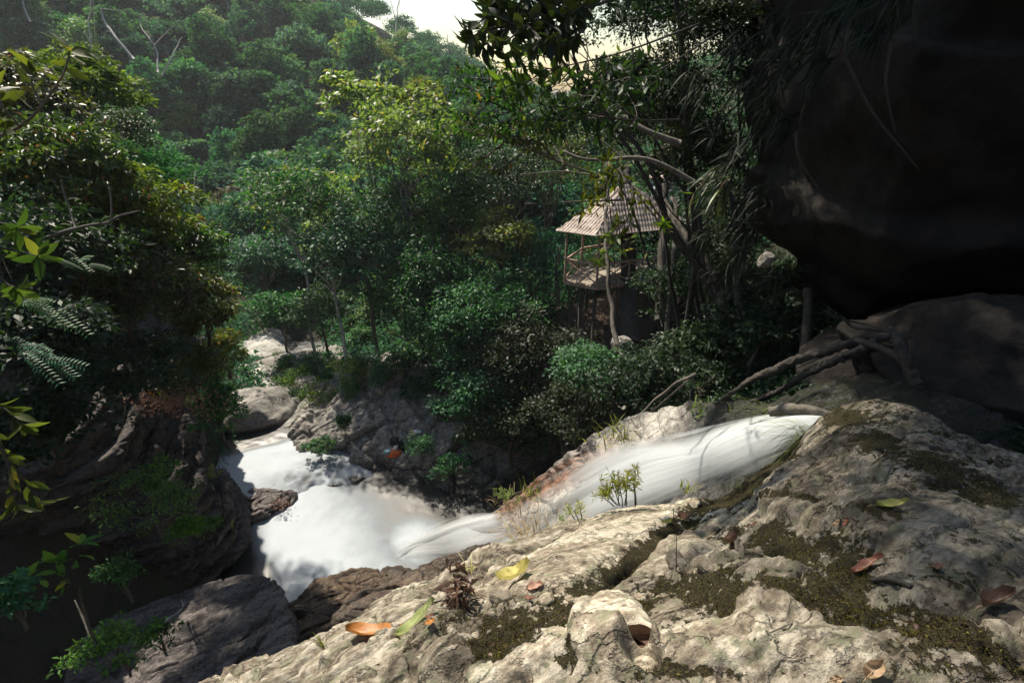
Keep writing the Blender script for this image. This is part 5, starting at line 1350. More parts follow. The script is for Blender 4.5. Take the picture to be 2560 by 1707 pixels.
T_(1680, 620, 30, 110, 150, 'lf_dark', 'bark_dark', 71, 'dark tree behind the walkway', leaf=0.224, nclump=100, nl=44)
T_(1800, 640, 22, 100, 130, 'lf_dark', 'bark_dark', 72, 'dark tree filling the gap between hut and overhanging rock', leaf=0.196, nclump=100, nl=44)
# canopy at the upper right
CK = dict(limbs=5, trunk_r=.075)
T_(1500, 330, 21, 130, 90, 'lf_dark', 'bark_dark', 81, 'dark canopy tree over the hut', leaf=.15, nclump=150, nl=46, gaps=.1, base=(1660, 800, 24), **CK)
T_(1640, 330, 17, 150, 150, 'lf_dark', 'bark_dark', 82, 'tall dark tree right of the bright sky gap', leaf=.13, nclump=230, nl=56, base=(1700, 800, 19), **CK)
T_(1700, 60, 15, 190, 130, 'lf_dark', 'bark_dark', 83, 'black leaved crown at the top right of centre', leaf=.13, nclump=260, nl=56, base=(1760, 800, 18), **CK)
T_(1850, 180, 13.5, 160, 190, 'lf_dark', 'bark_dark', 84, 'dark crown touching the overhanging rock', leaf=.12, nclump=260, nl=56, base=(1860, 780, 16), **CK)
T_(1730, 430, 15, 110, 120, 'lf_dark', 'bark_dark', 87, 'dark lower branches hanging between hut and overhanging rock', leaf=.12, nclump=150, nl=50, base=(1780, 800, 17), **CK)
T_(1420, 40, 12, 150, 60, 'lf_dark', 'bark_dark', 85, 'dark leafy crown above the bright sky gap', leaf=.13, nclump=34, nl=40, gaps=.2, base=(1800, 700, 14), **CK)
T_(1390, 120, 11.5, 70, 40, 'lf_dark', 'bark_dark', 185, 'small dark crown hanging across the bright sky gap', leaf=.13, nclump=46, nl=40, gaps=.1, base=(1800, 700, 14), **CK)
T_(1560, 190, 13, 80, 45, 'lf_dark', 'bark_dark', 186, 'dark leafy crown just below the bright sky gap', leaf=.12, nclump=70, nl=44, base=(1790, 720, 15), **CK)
def shade_crown(c, R, seed, label, nclump=170, nl=46, leaf=.16, off=(4.5, 1.5)):  # crown out of the frame, added to cast shade into the scene
    b = np.array([c[0] + off[0], c[1] + off[1], float(ground_z(c[0] + off[0], c[1] + off[1]))])
    tb, mb = tree_parts(b, c, R, .12, nclump, nl, leaf, seed, limbs=8, twigs=False)
    root = empty('tree', b); tag(root, label, 'tree'); tb.build('trunk', M['bark_dark'], root); mb.build('crown', M['lf_dark'], root)
shade_crown((1.8, 15.2, 9.8), (3.3, 3.2, 1.8), 91, 'out-of-frame high crown added to shade the driftwood', 320, 60, .2)
shade_crown((6.0, 14.8, 9.6), (4.0, 3.5, 2.2), 92, 'out-of-frame high crown added to shade the left face of the overhanging rock', 420, 60, .2)
shade_crown((10.0, 12.0, 10.5), (4.2, 4.0, 2.4), 95, 'out-of-frame high crown added to shade the overhanging rock from above', 420, 60, .2, off=(5, 7))
shade_crown((-.2, 6.5, 4.5), (1.8, 1.9, .8), 93, 'out-of-frame crown added to shade the right side of the ledge', 190, 40, .12, off=(8, -14))
shade_crown((7.0, 28.0, 8.5), (4.5, 3.5, 2.8), 96, 'out-of-frame tall crown above the hut, added to shade the slope to its right', 380, 60, .22)
shade_crown((12.5, 24.0, 8.5), (4.5, 3.5, 2.8), 97, 'out-of-frame tall crown added to shade the forest floor', 380, 60, .22)
shade_crown((.6, 9.2, 6.8), (2.2, 2.2, 1.2), 94, 'out-of-frame crown added to shade the right edge of the ledge', 240, 56, .15, off=(9, -15))
T_(1880, 520, 19, 120, 150, 'lf_dark', 'bark_dark', 88, 'dark tree behind the left edge of the overhanging rock', leaf=.14, nclump=180, nl=50)
T_(1960, 740, 15, 120, 70, 'lf_dark', 'bark_dark', 89, 'black thicket under the overhanging rock', leaf=.12, nclump=120, nl=50)
T_(1700, 740, 22, 120, 70, 'lf_dark', 'bark_dark', 90, 'dark thicket between the slim trunk and the leaning trunk', leaf=.14, nclump=90, nl=46)
# reedy shrubs by the boulder stream
for i, (px, py, t, rx, rz, lb) in enumerate([(735, 960, 33.5, 50, 45, 'reedy light green shrub between boulders right of the stream'), (800, 990, 31.5, 55, 40, 'loose grey green shrub above the grey rock slabs'),
                            (880, 930, 30.5, 60, 45, 'light green shrub on the rim of the grey bank'), (700, 905, 37, 30, 22, 'small shrub with pale seed heads by the far boulders'),
                            (860, 1060, 27.6, 16, 24, 'tiny yellow green plant on the grey slabs'), (795, 1115, 27.2, 40, 14, 'low moss cushion and fern on the grey slabs'),
                            (1050, 1120, 25.8, 40, 40, 'grey green shrub right of the backpacks'), (1120, 1170, 25.4, 50, 30, 'mossy little shrub at the waterline under the right bank'),
                            (1350, 1100, 25.5, 50, 50, 'drooping big-leaved plant above the dark water')]):
    bush(px, py, t, rx, rz, 'lf_mid' if i in (4, 5, 7) else ('lf_blue' if i in (6, 8) else 'lf_light'), 500 + i, lb, leaf=.13, nclump=22 + int(rx * .5), nl=26)

# low shrubs rooted on top of the grey bank
bp, bq, bt = proj(BK)
for i, (px, py, s_) in enumerate([(740, 1000, .5), (770, 950, .7), (830, 960, .6), (880, 985, .5), (900, 930, .8), (960, 960, .6), (1010, 930, .8), (1040, 985, .6), (1100, 980, .7), (1110, 1040, .45), (800, 915, .8), (720, 940, .7), (1180, 1040, .8), (1240, 1100, .7), (1300, 1130, .7), (1160, 1100, .5)]):
    d = (bp - px) ** 2 + (bq - py) ** 2; P = BK[np.unravel_index(np.argmin(d), d.shape)]
    o = link('shrub', SV['green'][i % 3], None, tuple(P - (0, 0, .15))); o.scale = (s_, s_, s_ * .9); o.rotation_euler = (0, 0, i * 1.7)
    tag(o, 'small leafy shrub rooted in the top of the grey rock bank', 'shrub', 'shrubs rooted on the grey rock bank')

# ------------------------------------------------------------------ near branches with big leaves
def spray(path, leafmat, leaf, seed, label, name='leafy_branch', cat='branch', bark='bark_dark', twig_r=.012, nodes=14, side=(), whorl=6, aspect=.42, hang=.2, start=.15, group=None, shape='leaf', droop=.25, updir=(0, 0, .35)):
    """path (px,py,t); leaves along it and a whorl at each tip; side = further twig paths starting near the main one"""
    rs = np.random.default_rng(seed)
    P0 = W(*path[0]); tb = MB(); lb = MB()
    paths = [path] + list(side)
    allc, alld, alln, alll = [], [], [], []
    main = None
    for ip, pth in enumerate(paths):
        Q = np.array([W(*p) for p in pth]) - P0
        if ip and main is not None:
            Q[0] = main[np.argmin(((main - Q[0]) ** 2).sum(1))]
        n = 6 * len(Q); Q = catmull(Q, n)
        if ip == 0: main = Q
        L = np.linalg.norm(np.diff(Q, axis=0), axis=1).sum()
        tb.tube(Q, np.linspace(twig_r * (1 if ip == 0 else .6), twig_r * .3, n), 6, seed=seed)
        T = nrm(np.gradient(Q, axis=0))
        nn = max(4, int(nodes * (1 if ip == 0 else .7)))
        for k in np.linspace(start, .97, nn):
            i = int(k * (n - 1)); d = T[i]
            s_ = nrm(np.cross(d, rs.normal(size=3)))
            allc.append(Q[i]); alld.append(nrm(d * .55 + s_ + np.array([0, 0, -hang]) + rs.normal(0, .2, 3))); alln.append(nrm(np.array(updir) + rs.normal(0, .45, 3))); alll.append(leaf * rs.uniform(.6, 1.1))
        for w in range(whorl):
            a = w / whorl * 6.283 + rs.random()
            e1 = nrm(np.cross(T[-1], [0.3, 0.2, 1])); e2 = np.cross(T[-1], e1)
            allc.append(Q[-1]); alld.append(nrm(T[-1] * .55 + e1 * math.cos(a) + e2 * math.sin(a) + np.array([0, 0, -hang * .5]))); alln.append(nrm(T[-1] + rs.normal(0, .3, 3))); alll.append(leaf * rs.uniform(.8, 1.15))
    C = np.array(allc); L = np.array(alll)
    V, F, T = leaf_faces(C, np.array(alld), np.array(alln), L, L * aspect, rs, shape, droop)
    k = len(V) // len(C)
    V = V + np.repeat((V.reshape(-1, k, 3)[:, -2] - C) * .06, k, 0)
    lb.add(V, F, T)
    root = empty(name, P0); tag(root, label, cat, group)
    tb.build('twig', M[bark], root); lb.build('leaves', M[leafmat], root)
    return root
def multi(path, sprays, tips, rs, t_j=.4, back=60):
    return None
# upper right: big leaves against the sky
def fan(cx, cy, t, n, rx, ry, seed, toward=(1, -.5), ln=90):
    """side twigs scattered round a centre, all running back towards the limb"""
    r = np.random.default_rng(seed); out = []
    for _ in range(n):
        x = cx + r.uniform(-rx, rx); y = cy + r.uniform(-ry, ry); tt = t + r.uniform(-.5, .5)
        out.append([(x + toward[0] * ln, y + toward[1] * ln, tt + .1), (x + toward[0] * ln * .5, y + toward[1] * ln * .5 - 10, tt), (x, y, tt)])
    return out
spray([(1700, -60, 5.2), (1500, 10, 4.8), (1330, 60, 4.5), (1180, 90, 4.3)], 'lf_dark', .17, 601, 'branch of big dark leaves hanging against the bright sky', side=fan(1300, 70, 4.4, 22, 130, 70, 1), nodes=16, twig_r=.02)
spray([(1750, 60, 5.6), (1560, 130, 5.2), (1400, 170, 5.0), (1290, 215, 4.8)], 'lf_big', .15, 602, 'branch with bright backlit green leaves below the big dark ones', side=fan(1330, 190, 4.8, 9, 90, 50, 2), nodes=12)
spray([(1800, 80, 6.5), (1620, 190, 6.2), (1480, 210, 6.0), (1420, 260, 5.8)], 'lf_dark', .16, 603, 'dark leafy branch across the sky gap', side=fan(1480, 260, 5.8, 22, 130, 80, 3), nodes=14)
spray([(1700, 300, 5.4), (1560, 300, 5.2), (1440, 270, 5.0), (1370, 300, 4.9)], 'lf_dark', .17, 604, 'branch of narrow grey green leaves left of the dark canopy', side=fan(1400, 290, 5.0, 9, 80, 50, 4), nodes=9, aspect=.28)
spray([(1420, 330, 7.5), (1320, 300, 7.2), (1220, 250, 7.0), (1130, 190, 6.8)], 'lf_red', .12, 605, 'spray of yellow and orange tipped leaves in front of the valley', side=fan(1190, 250, 6.9, 26, 95, 90, 5, (1, .4)), nodes=20, twig_r=.016)
spray([(1500, 440, 7.2), (1360, 390, 7.0), (1240, 330, 6.8), (1150, 300, 6.7)], 'lf_red', .11, 606, 'lower spray with scattered orange leaves beside a bare twig', side=fan(1230, 360, 6.9, 16, 100, 60, 6, (1, .3)), nodes=16, twig_r=.02, bark='bark')
spray([(1700, 620, 8.4), (1620, 520, 7.6), (1560, 440, 6.8), (1520, 400, 6.4)], 'lf_big', .15, 607, 'cluster of long leaves hanging in front of the hut roof', side=fan(1530, 480, 6.6, 14, 70, 80, 7, (.6, .2)), nodes=12, aspect=.34)
spray([(1640, 640, 7.2), (1580, 620, 7.0), (1530, 610, 6.8), (1500, 650, 6.6)], 'lf_big', .14, 608, 'small tuft of yellow green leaves low in front of the hut', side=fan(1530, 600, 6.8, 4, 40, 30, 8, (.5, -.4)), nodes=6, aspect=.34)
spray([(1750, 470, 8.0), (1690, 520, 7.8), (1660, 555, 7.6)], 'lf_gold', .17, 609, 'star shaped yellow green leaf rosette right of the hut roof', nodes=4, whorl=10, aspect=.22, hang=.5)
# bare limbs in the canopy
stem('branch', [(1760, 470, 9), (1620, 400, 9), (1480, 400, 9.2), (1410, 375, 9.4)], (.05, .02), 'bark', 'bare grey branch reaching left above the hut roof', 'branch', None, [([(1560, 395, 9.1), (1500, 350, 9.2), (1450, 330, 9.3)], (.02, .01))])
stem('branch', [(1700, 360, 8), (1620, 330, 8), (1560, 290, 8.2)], (.06, .03), 'bark', 'short crooked grey limb in the dark canopy', 'branch')
stem('branch', [(1560, 460, 8.6), (1420, 430, 8.8), (1300, 440, 9.0)], (.02, .008), 'bark', 'thin straight twig pointing left above the roof', 'branch')
stem('branch', [(1560, 500, 8.6), (1450, 505, 8.8), (1310, 512, 9.0)], (.02, .008), 'bark', 'lower thin twig pointing left beside the roof', 'branch')
# left edge
spray([(-60, 360, 3.4), (60, 310, 3.3), (150, 200, 3.25), (175, 128, 3.2)], 'lf_big', .14, 621, 'twig of upright oval leaves at the upper left edge', nodes=12, side=[[(40, 320, 3.3), (10, 270, 3.2), (-10, 230, 3.2)], [(110, 260, 3.3), (80, 210, 3.3), (90, 180, 3.3)]], bark='bark', updir=(0, -.6, .3))
spray([(-80, 640, 3.0), (-10, 620, 2.9), (50, 630, 2.9), (95, 640, 2.8)], 'lf_big', .12, 622, 'bright yellow green leaf cluster poking in from the left edge', nodes=10, side=[[(-10, 620, 2.9), (10, 700, 2.9), (40, 720, 2.9)], [(-20, 630, 2.9), (-10, 560, 2.9), (40, 570, 2.9)]], updir=(0, -.6, .4))
spray([(-90, 960, 3.6), (-30, 1060, 3.5), (20, 1160, 3.5), (40, 1260, 3.5)], 'lf_big', .14, 623, 'large drooping leaves hanging down the left edge', nodes=16, hang=.9, side=[[(-40, 1000, 3.6), (10, 1020, 3.6), (50, 1060, 3.6)], [(-20, 1100, 3.5), (60, 1200, 3.6), (95, 1250, 3.6)]], aspect=.36, updir=(.3, -.7, .2))
def pinnate(px, py, t, ang, ln, seed, label, leafmat='lf_blue', n=7):
    """a few feather leaves"""
    rs = np.random.default_rng(seed); P0 = W(px, py, t); tb = MB(); lb = MB(); s = t / 1280
    for k in range(n):
        a = rad(ang + rs.uniform(-40, 40)); L = ln * .6 * s * rs.uniform(.7, 1.1)
        d = np.array([math.cos(a), rs.uniform(-.3, .3), math.sin(a)]); o = rs.normal(0, ln * s * .25, 3) * (1, .6, .7)
        q = np.linspace(0, 1, 12)[:, None]; Q = o + d * q * L + np.array([0, 0, -1]) * q ** 2 * L * .35
        tb.tube(Q, np.linspace(.006, .002, 12), 4)
        T = nrm(np.gradient(Q, axis=0)); S = nrm(np.cross(T, [0, -.5, 1.0]))
        for sg in (-1, 1):
            V, F, TT = leaf_faces(Q[1:], nrm(S[1:] * sg + T[1:] * .35), np.tile([0, -.5, 1.0], (11, 1)), L * .2, L * .055, rs, 'quad', .2); lb.add(V, F, TT * .5 + .45)
    root = empty('fern', P0); tag(root, label, 'fern'); tb.build('stalk', M['bark'], root); lb.build('fronds', M[leafmat], root)
pinnate(90, 760, 5.5, -10, 110, 1, 'pale feathery fern leaves on the dark left bank', n=8)
pinnate(80, 880, 6.0, -15, 120, 2, 'silvery feathery fern leaves low on the left edge', n=9)
pinnate(190, 640, 8.0, 0, 90, 3, 'small feathery leaves below the bare grey branch', n=5)
pinnate(530, 1190, 19.0, 80, 50, 4, 'small bright fern on the ledge above the left cliff', 'lf_light', 7)
pinnate(1270, 1250, 14.5, 90, 60, 5, 'feathery green fern on the rusty rock beyond the fall', 'lf_grass', 9)
spray([(190, 1460, 9.2), (150, 1440, 9.1), (140, 1400, 9.1)], 'lf_light', .34, 631, 'broad light green leaves of a sapling low on the left', name='sapling', cat='sapling', nodes=7, whorl=5, aspect=.45, side=[[(170, 1450, 9.2), (110, 1470, 9.1), (60, 1450, 9.1)], [(150, 1440, 9.1), (190, 1400, 9.2), (200, 1360, 9.2)]])
stem('sapling', [(240, 1610, 10.2), (215, 1540, 9.8), (195, 1470, 9.4)], (.03, .015), 'bark', 'thin bare stem under the broad-leaved sapling', 'sapling')
spray([(1150, 1180, 25.0), (1165, 1140, 25.2), (1170, 1110, 25.4)], 'lf_blue', .5, 632, 'large hanging leaves above the waterline of the right bank', name='sapling', cat='sapling', nodes=7, whorl=4, aspect=.55, hang=.9)

# ------------------------------------------------------------------ long leaves hanging off the overhanging rock
def hanging(px, py, t, n, L, seed, label, mat='lf_black', dx=-.55):
    rs = np.random.default_rng(seed); P0 = W(px, py, t); s = t / 1280
    C = rs.normal(0, 1, (n, 3)) * np.array([18, 14, 18]) * s
    D = nrm(np.stack([rs.normal(dx, .28, n), rs.normal(-.25, .3, n), rs.normal(-.55, .3, n)], -1))
    Ls = L * rs.uniform(.5, 1.2, n)
    V, F, T = leaf_faces(C, D, nrm(np.stack([rs.normal(-.4, .4, n), rs.normal(-.5, .4, n), rs.normal(.6, .3, n)], -1)), Ls, Ls * .075, rs, 'long', .45)
    mb = MB(); mb.add(V, F, T)
    for q in C: mb.tube(np.array([q * 0, q * .5 + (0, 0, .01), q]), .006, 4)
    o = mb.build('hanging_fern', M[mat], None, True, P0); tag(o, label, 'fern', 'strappy ferns hanging along the edge of the overhanging rock')
    return o
HF = [(1840, 400, 9.5), (1880, 340, 9.3), (1800, 480, 10), (1920, 250, 9), (1870, 210, 9.5), (1960, 160, 8.5), (2010, 90, 8), (2080, 40, 7.5), (1940, 60, 8.5), (2150, 0, 7), (1850, 110, 9.5), (2200, 60, 7), (1800, 300, 10), (1860, 560, 10), (1850, 630, 10), (1930, 690, 9.8), (1820, 680, 10.4), (1900, 480, 9.2), (1970, 300, 8.4), (1780, 580, 10.5), (2260, -20, 6.5), (2060, 150, 7.8), (1760, 200, 10)]
for i, (a, b, c) in enumerate(HF):
    hanging(a, b, c, 36, .5, 700 + i, 'strappy dark fern hanging off the edge of the overhanging rock')
hanging(1790, 450, 8.6, 34, .6, 740, 'pale tufted fern catching light at the left edge of the overhanging rock', 'lf_olive', -.8)
for i, (a, b, c, d) in enumerate([(2100, 120, 2300, 420), (1990, 330, 2050, 470), (2230, 100, 2240, 330)]):
    stem('vine', [(a, b, 6.6), ((a + c) / 2 - 20, (b + d) / 2, 6.7), (c, d, 6.9)], (.02, .012), 'bark_dark', ['long dark vine trailing over the overhanging rock', 'short dark vine on the left part of the overhanging rock', 'hanging vine near the top of the overhanging rock'][i], 'vine')

# ------------------------------------------------------------------ plants on the near rocks
def blades(P0, n, L, seed, mat, spread, lean, width=.006, arc=.7, rad_=.05):
    rs = np.random.default_rng(seed); V = []; F = []; T = []
    k = 9; s = np.linspace(0, 1, k)
    for i in range(n):
        a = rs.uniform(0, 6.28); d = nrm(np.array([math.cos(a) * spread, math.sin(a) * spread, 1.0]) + np.array(lean))
        l = L * rs.uniform(.5, 1.1); o = np.array([rs.normal(0, rad_), rs.normal(0, rad_), -.02])
        hd = np.array([d[0], d[1], 0]); hd = hd / max(np.linalg.norm(hd), 1e-3)
        Q = o + d * (s * l)[:, None] + (hd * arc * .5 - np.array([0, 0, arc])) * (s ** 2.2 * l * .7)[:, None]
        sd = nrm(np.cross(np.gradient(Q, axis=0), [0, 0.3, 1])) * (width * (1 - s ** 2) + .0006)[:, None]
        V.append(np.stack([Q - sd, Q + sd], 1).reshape(-1, 3)); F.append(grid_faces(k, 2) + i * 2 * k); T.append(np.full(2 * k, rs.random()))
    return np.concatenate(V), np.concatenate(F), np.concatenate(T)
def grass(px, py, t, n, L, seed, mat, label, spread=.5, lean=(0, 0, 0), width=.006, arc=.7, rad_=.05, pt=None, plume=0, name='grass_tuft'):
    P0 = W(px, py, t) if pt is None else pt
    V, F, T = blades(P0, n, L, seed, mat, spread, lean, width, arc, rad_)
    mb = MB(); mb.add(V, F, T)
    if plume:      # feathery seed heads
        rs = np.random.default_rng(seed + 1)
        tips = V.reshape(n, -1, 3)[:, -8:].mean(1); nxt = V.reshape(n, -1, 3)[:, -2]
        sel = rs.permutation(n)[:plume]
        for i in sel:
            m = 26; q = rs.random(m)[:, None]; C = tips[i] + (nxt[i] - tips[i]) * (q * 1.5 - .3)
            D = nrm((nxt[i] - tips[i]) / np.linalg.norm(nxt[i] - tips[i]) + rs.normal(0, .35, (m, 3)))
            v, f, t_ = leaf_faces(C, D, rand_dir(rs, m), .028, .004, rs, 'quad', .3); mb.add(v, f, t_ * .4 + .6)
    o = mb.build(name, M[mat], None, True, P0); tag(o, label, 'grass')
    return o
grass(1330, 1345, 6.2, 46, .62, 801, 'lf_straw', 'tuft of arching straw coloured grass beside the foot of the waterfall', lean=(-.45, 0, .1), arc=.9, rad_=.1, plume=24)
grass(1290, 1420, 5.2, 30, .45, 802, 'lf_straw', 'sparse pale grass on the rock edge left of the white plume', lean=(-.3, 0, .2), arc=.6, rad_=.12, plume=14)
grass(1405, 1330, 6.4, 22, .42, 803, 'lf_straw', 'thin straw grass stalks right of the arching tuft', lean=(-.1, 0, .4), arc=.5, rad_=.08, plume=10)
grass(2030, 1090, 5.7, 90, .62, 804, 'lf_grass', 'long green grass blades drooping over the head of the waterfall', lean=(-.9, -.1, -.1), arc=.9, rad_=.12, width=.004)
grass(1935, 1050, 8.0, 40, .6, 805, 'lf_grass', 'yellow green grass on the moss bank behind the head of the waterfall', lean=(-.7, 0, .0), arc=.8, rad_=.2, width=.005)
grass(1720, 1225, 5.6, 24, .16, 806, 'lf_grass', 'little green grass tuft on the wet pebbly rock under the fall', arc=.4, rad_=.04)
grass(1270, 1268, 15.2, 50, .8, 807, 'lf_straw', 'dry yellowish grass clump on the rusty rock beyond the fall', arc=.5, rad_=.25, width=.012)
grass(1325, 1245, 15.6, 40, .75, 808, 'lf_grass', 'upright green grass clump on the rusty rock beyond the fall', arc=.3, rad_=.2, width=.012)
grass(1175, 1420, 3.9, 16, .16, 809, 'lf_straw', 'tiny pale grass wisp at the rock edge above the dark ridge', arc=.5, rad_=.02, lean=(-.3, 0, 0), width=.003)
grass(810, 1610, 3.2, 9, .16, 810, 'lf_grass', 'single green grass sprig above the small drain pool', arc=.3, rad_=.01, width=.003)
grass(1540, 1095, 13.4, 60, .7, 811, 'lf_grass', 'leafy green clump on the far edge of the waterfall', arc=.5, rad_=.3, width=.02)
grass(1760, 1035, 11.5, 40, .5, 812, 'lf_grass', 'mossy green tuft on the dark bank above the waterfall', arc=.6, rad_=.15, width=.02)
grass(560, 1320, 20.5, 30, .5, 813, 'lf_grass', 'thin grass at the dark foot of the left cliff', arc=.5, rad_=.2, width=.01)
# the bamboo-leaved bush in front of the waterfall
def wand_bush(tips, foot, t, leaf, seed, label, mat='lf_grass', r=.006):
    rs = np.random.default_rng(seed); P0 = W(*foot); tb = MB(); lb = MB()
    for i, (x, y, fx) in enumerate(tips):
        a = W(fx, foot[1] + rs.uniform(-3, 6), t) - P0; b = W(x, y, t + rs.uniform(-.15, .15)) - P0
        Q = wiggle(a, b, 14, .04, seed + i); tb.tube(Q, np.linspace(r, r * .35, 14), 5)
        for j in range(5):
            k = 7 + j; q = Q[min(k, 13)]; e = q + rs.normal(0, .035, 3) + (0, 0, .03)
            tb.tube(wiggle(q, e, 4, .05, seed), np.linspace(r * .4, r * .2, 4), 4)
            m = 16; C = np.tile(e, (m, 1)) + rs.normal(0, .008, (m, 3)); D = nrm(rand_dir(rs, m) + np.array([0, 0, .35]))
            L = leaf * rs.uniform(.6, 1.1, m); v, f, tt = leaf_faces(C, D, rand_dir(rs, m) + (0, 0, .6), L, L * .14, rs, 'quad', .3); lb.add(v, f, tt)
    root = empty('bush', P0); tag(root, label, 'bush'); tb.build('stem', M['bark_dark'], root); lb.build('foliage', M[mat], root)
wand_bush([(1500, 1200, 1545), (1525, 1185, 1550), (1545, 1180, 1556), (1575, 1172, 1562), (1590, 1165, 1590), (1560, 1195, 1566), (1535, 1205, 1548), (1510, 1225, 1540), (1583, 1190, 1588), (1500, 1235, 1535)], (1565, 1262, 4.9), 4.9, .075, 61, 'thin-stemmed bush with narrow yellow green leaves standing before the waterfall')
wand_bush([(1418, 1268, 1440), (1435, 1275, 1445), (1450, 1262, 1456)], (1445, 1300, 4.9), 4.9, .05, 62, 'small narrow-leaved sprig left of the thin-stemmed bush')
wand_bush([(1405, 1290, 1425), (1380, 1330, 1400)], (1420, 1330, 5.0), 5.0, .045, 63, 'faint little sprig in the spray beside the straw grass')

# ------------------------------------------------------------------ fallen leaves on the ledge
def flat_mat(name, a, b_, trans=.3, rough=.5):
    m, nt, out = newmat(name)
    ob = nt.nodes.new('ShaderNodeTexCoord').outputs['Object']
    c = mix(nt, attr(nt, 'tint'), b_, a)
    c = mix(nt, ramp(nt, noise(nt, ob, 60, 5, .7), [(.54, 0.0), (.66, .75)]), c, [x * .3 for x in b_])
    c = mix(nt, ramp(nt, noise(nt, ob, 14, 3, .6), [(.5, 0.0), (.75, .5)]), c, (.16, .09, .04))
    b = N(nt, 'ShaderNodeBsdfPrincipled', Roughness=rough); nt.links.new(c, b.inputs['Base Color'])
    tl = nt.nodes.new('ShaderNodeBsdfTranslucent'); nt.links.new(c, tl.inputs[0])
    ms = nt.nodes.new('ShaderNodeMixShader'); ms.inputs[0].default_value = trans
    nt.links.new(b.outputs[0], ms.inputs[1]); nt.links.new(tl.outputs[0], ms.inputs[2]); nt.links.new(ms.outputs[0], out.inputs['Surface'])
    return m
FM = {'yellow': flat_mat('yellow dead leaf', (0.62, 0.57, 0.20), (0.50, 0.42, 0.10)), 'orange': flat_mat('orange dead leaf', (0.50, 0.20, 0.03), (0.38, 0.13, 0.02)), 'green': flat_mat('pale green fallen leaf', (0.50, 0.56, 0.25), (0.40, 0.46, 0.18)),
      'lime': flat_mat('yellow green fallen leaf', (0.42, 0.42, 0.12), (0.30, 0.30, 0.08)), 'red': flat_mat('red brown dead leaf', (0.25, 0.10, 0.06), (0.17, 0.065, 0.04)), 'brown': flat_mat('brown dead leaf', (0.13, 0.075, 0.05), (0.08, 0.045, 0.03)),
      'pink': flat_mat('pinkish dead leaf', (0.45, 0.26, 0.18), (0.34, 0.18, 0.12)), 'tan': flat_mat('tan dead leaf', (0.42, 0.30, 0.18), (0.3, 0.2, 0.12))}
def fallen(px, py, L, ang, col, label, seed=0, aspect=.42, curl=.35, lift=.012, cup=.12, group=None):
    L = L * .88
    p, n_ = on_fg(px, py); rs = np.random.default_rng(seed + 900)
    a = W(px + 30 * math.cos(rad(ang)), py - 30 * math.sin(rad(ang)), np.dot(p, [0, CP, -SP])) - W(px, py, np.dot(p, [0, CP, -SP]))
    view = nrm(-p); nn = nrm(n_ + view * .35)
    d = nrm(a - nn * a.dot(nn)); s = np.cross(nn, d)
    ns, nw = 17, 7; u = np.linspace(0, 1, ns); v = np.linspace(-1, 1, nw)
    wd = (np.sin(np.clip(u, 0, 1) ** .8 * math.pi) ** .75) * aspect * L * .5
    wd = wd * (1 + .08 * np.sin(u * 9 + seed))
    U, Vv = np.meshgrid(u, v, indexing='ij')
    h = lift + L * curl * ((U - .5) ** 2) * .9 + L * cup * np.abs(Vv) ** 1.4 * (1 - .3 * U) + .004 * np.sin(U * 14 + Vv * 3 + seed)
    Q = d * ((U - .5) * L)[..., None] + s * (Vv * wd[:, None])[..., None] + nn * h[..., None] + s * (.06 * L * np.sin(U * 3 + seed))[..., None]
    mb = MB(); mb.add(Q.reshape(-1, 3), grid_faces(ns, nw), (0.45 + .25 * np.abs(Vv) + .2 * fbm(Q * 30, 2, seed)).ravel())
    root = empty('fallen_leaf', p); tag(root, label, 'leaf', group)
    mb.build('blade', FM[col], root)
    st = MB(); q0 = Q[0, nw // 2]; st.tube(catmull(np.array([Q[12, nw // 2], Q[6, nw // 2], q0, q0 - d * L * .12 + nn * .004, q0 - d * L * .22 - nn * lift * .5]), 16) + nn * .0012, np.linspace(.0012, .002, 16), 5, .7)
    st.build('stalk', FM['tan'], root)
    return root
fallen(1300, 1446, .25, 12, 'yellow', 'bright yellow fallen leaf curled on the pale rock in the middle', 1, .55, .8, .02, .25)
fallen(938, 1590, .38, 20, 'orange', 'large orange fallen leaf on the rock edge', 2, .34, .3, .015, .12)
fallen(1052, 1548, .33, 34, 'green', 'long pale green fallen leaf beside the orange one', 3, .27, .25, .012, .12)
fallen(2228, 1262, .19, 3, 'lime', 'yellow green fallen leaf lying on the shaded mossy rock', 4, .26, .2)
fallen(2175, 1420, .17, -33, 'red', 'red brown fallen leaf on the mossy rock to the right', 5, .3, .15)
fallen(2505, 1515, .14, 12, 'brown', 'dark brown folded leaf at the right edge of the ledge', 6, .45, .5, .015, .3)
fallen(1592, 1600, .15, 20, 'brown', 'crumpled dark brown leaf standing in the hollow near the bottom', 7, .7, 1.4, .03, .5)
fallen(1620, 1640, .14, -50, 'brown', 'second crumpled brown leaf sunk in the bottom hollow', 17, .6, 1.2, .0, .5)
fallen(2185, 1676, .085, 60, 'tan', 'small tan leaf with a green base near the bottom edge', 8, .6, .8, .01, .3)
fallen(1702, 1297, .12, 25, 'pink', 'pinkish dried leaf resting against the yellow scrap by the moss', 9, .5, .9, .02, .4)
fallen(1668, 1312, .10, 160, 'lime', 'yellow green scrap of leaf touching the pinkish dried leaf', 10, .5, .6, .015, .3)
fallen(1840, 1345, .12, 80, 'brown', 'brown leaf wedged in the dark pit beside the pale boulder', 11, .45, .8, .0, .4)
fallen(1338, 1472, .11, 20, 'pink', 'pale pink leaf flake below the bright yellow leaf', 12, .5, .3)
fallen(1320, 1500, .06, -60, 'red', 'small reddish scrap below the pale pink flake', 13, .5, .4)
fallen(1884, 1316, .05, 40, 'red', 'tiny red leaf scrap right of the dark pit', 14, .5)
fallen(2342, 1424, .06, 5, 'red', 'small red leaf fragment on the shaded right slope', 15, .4)
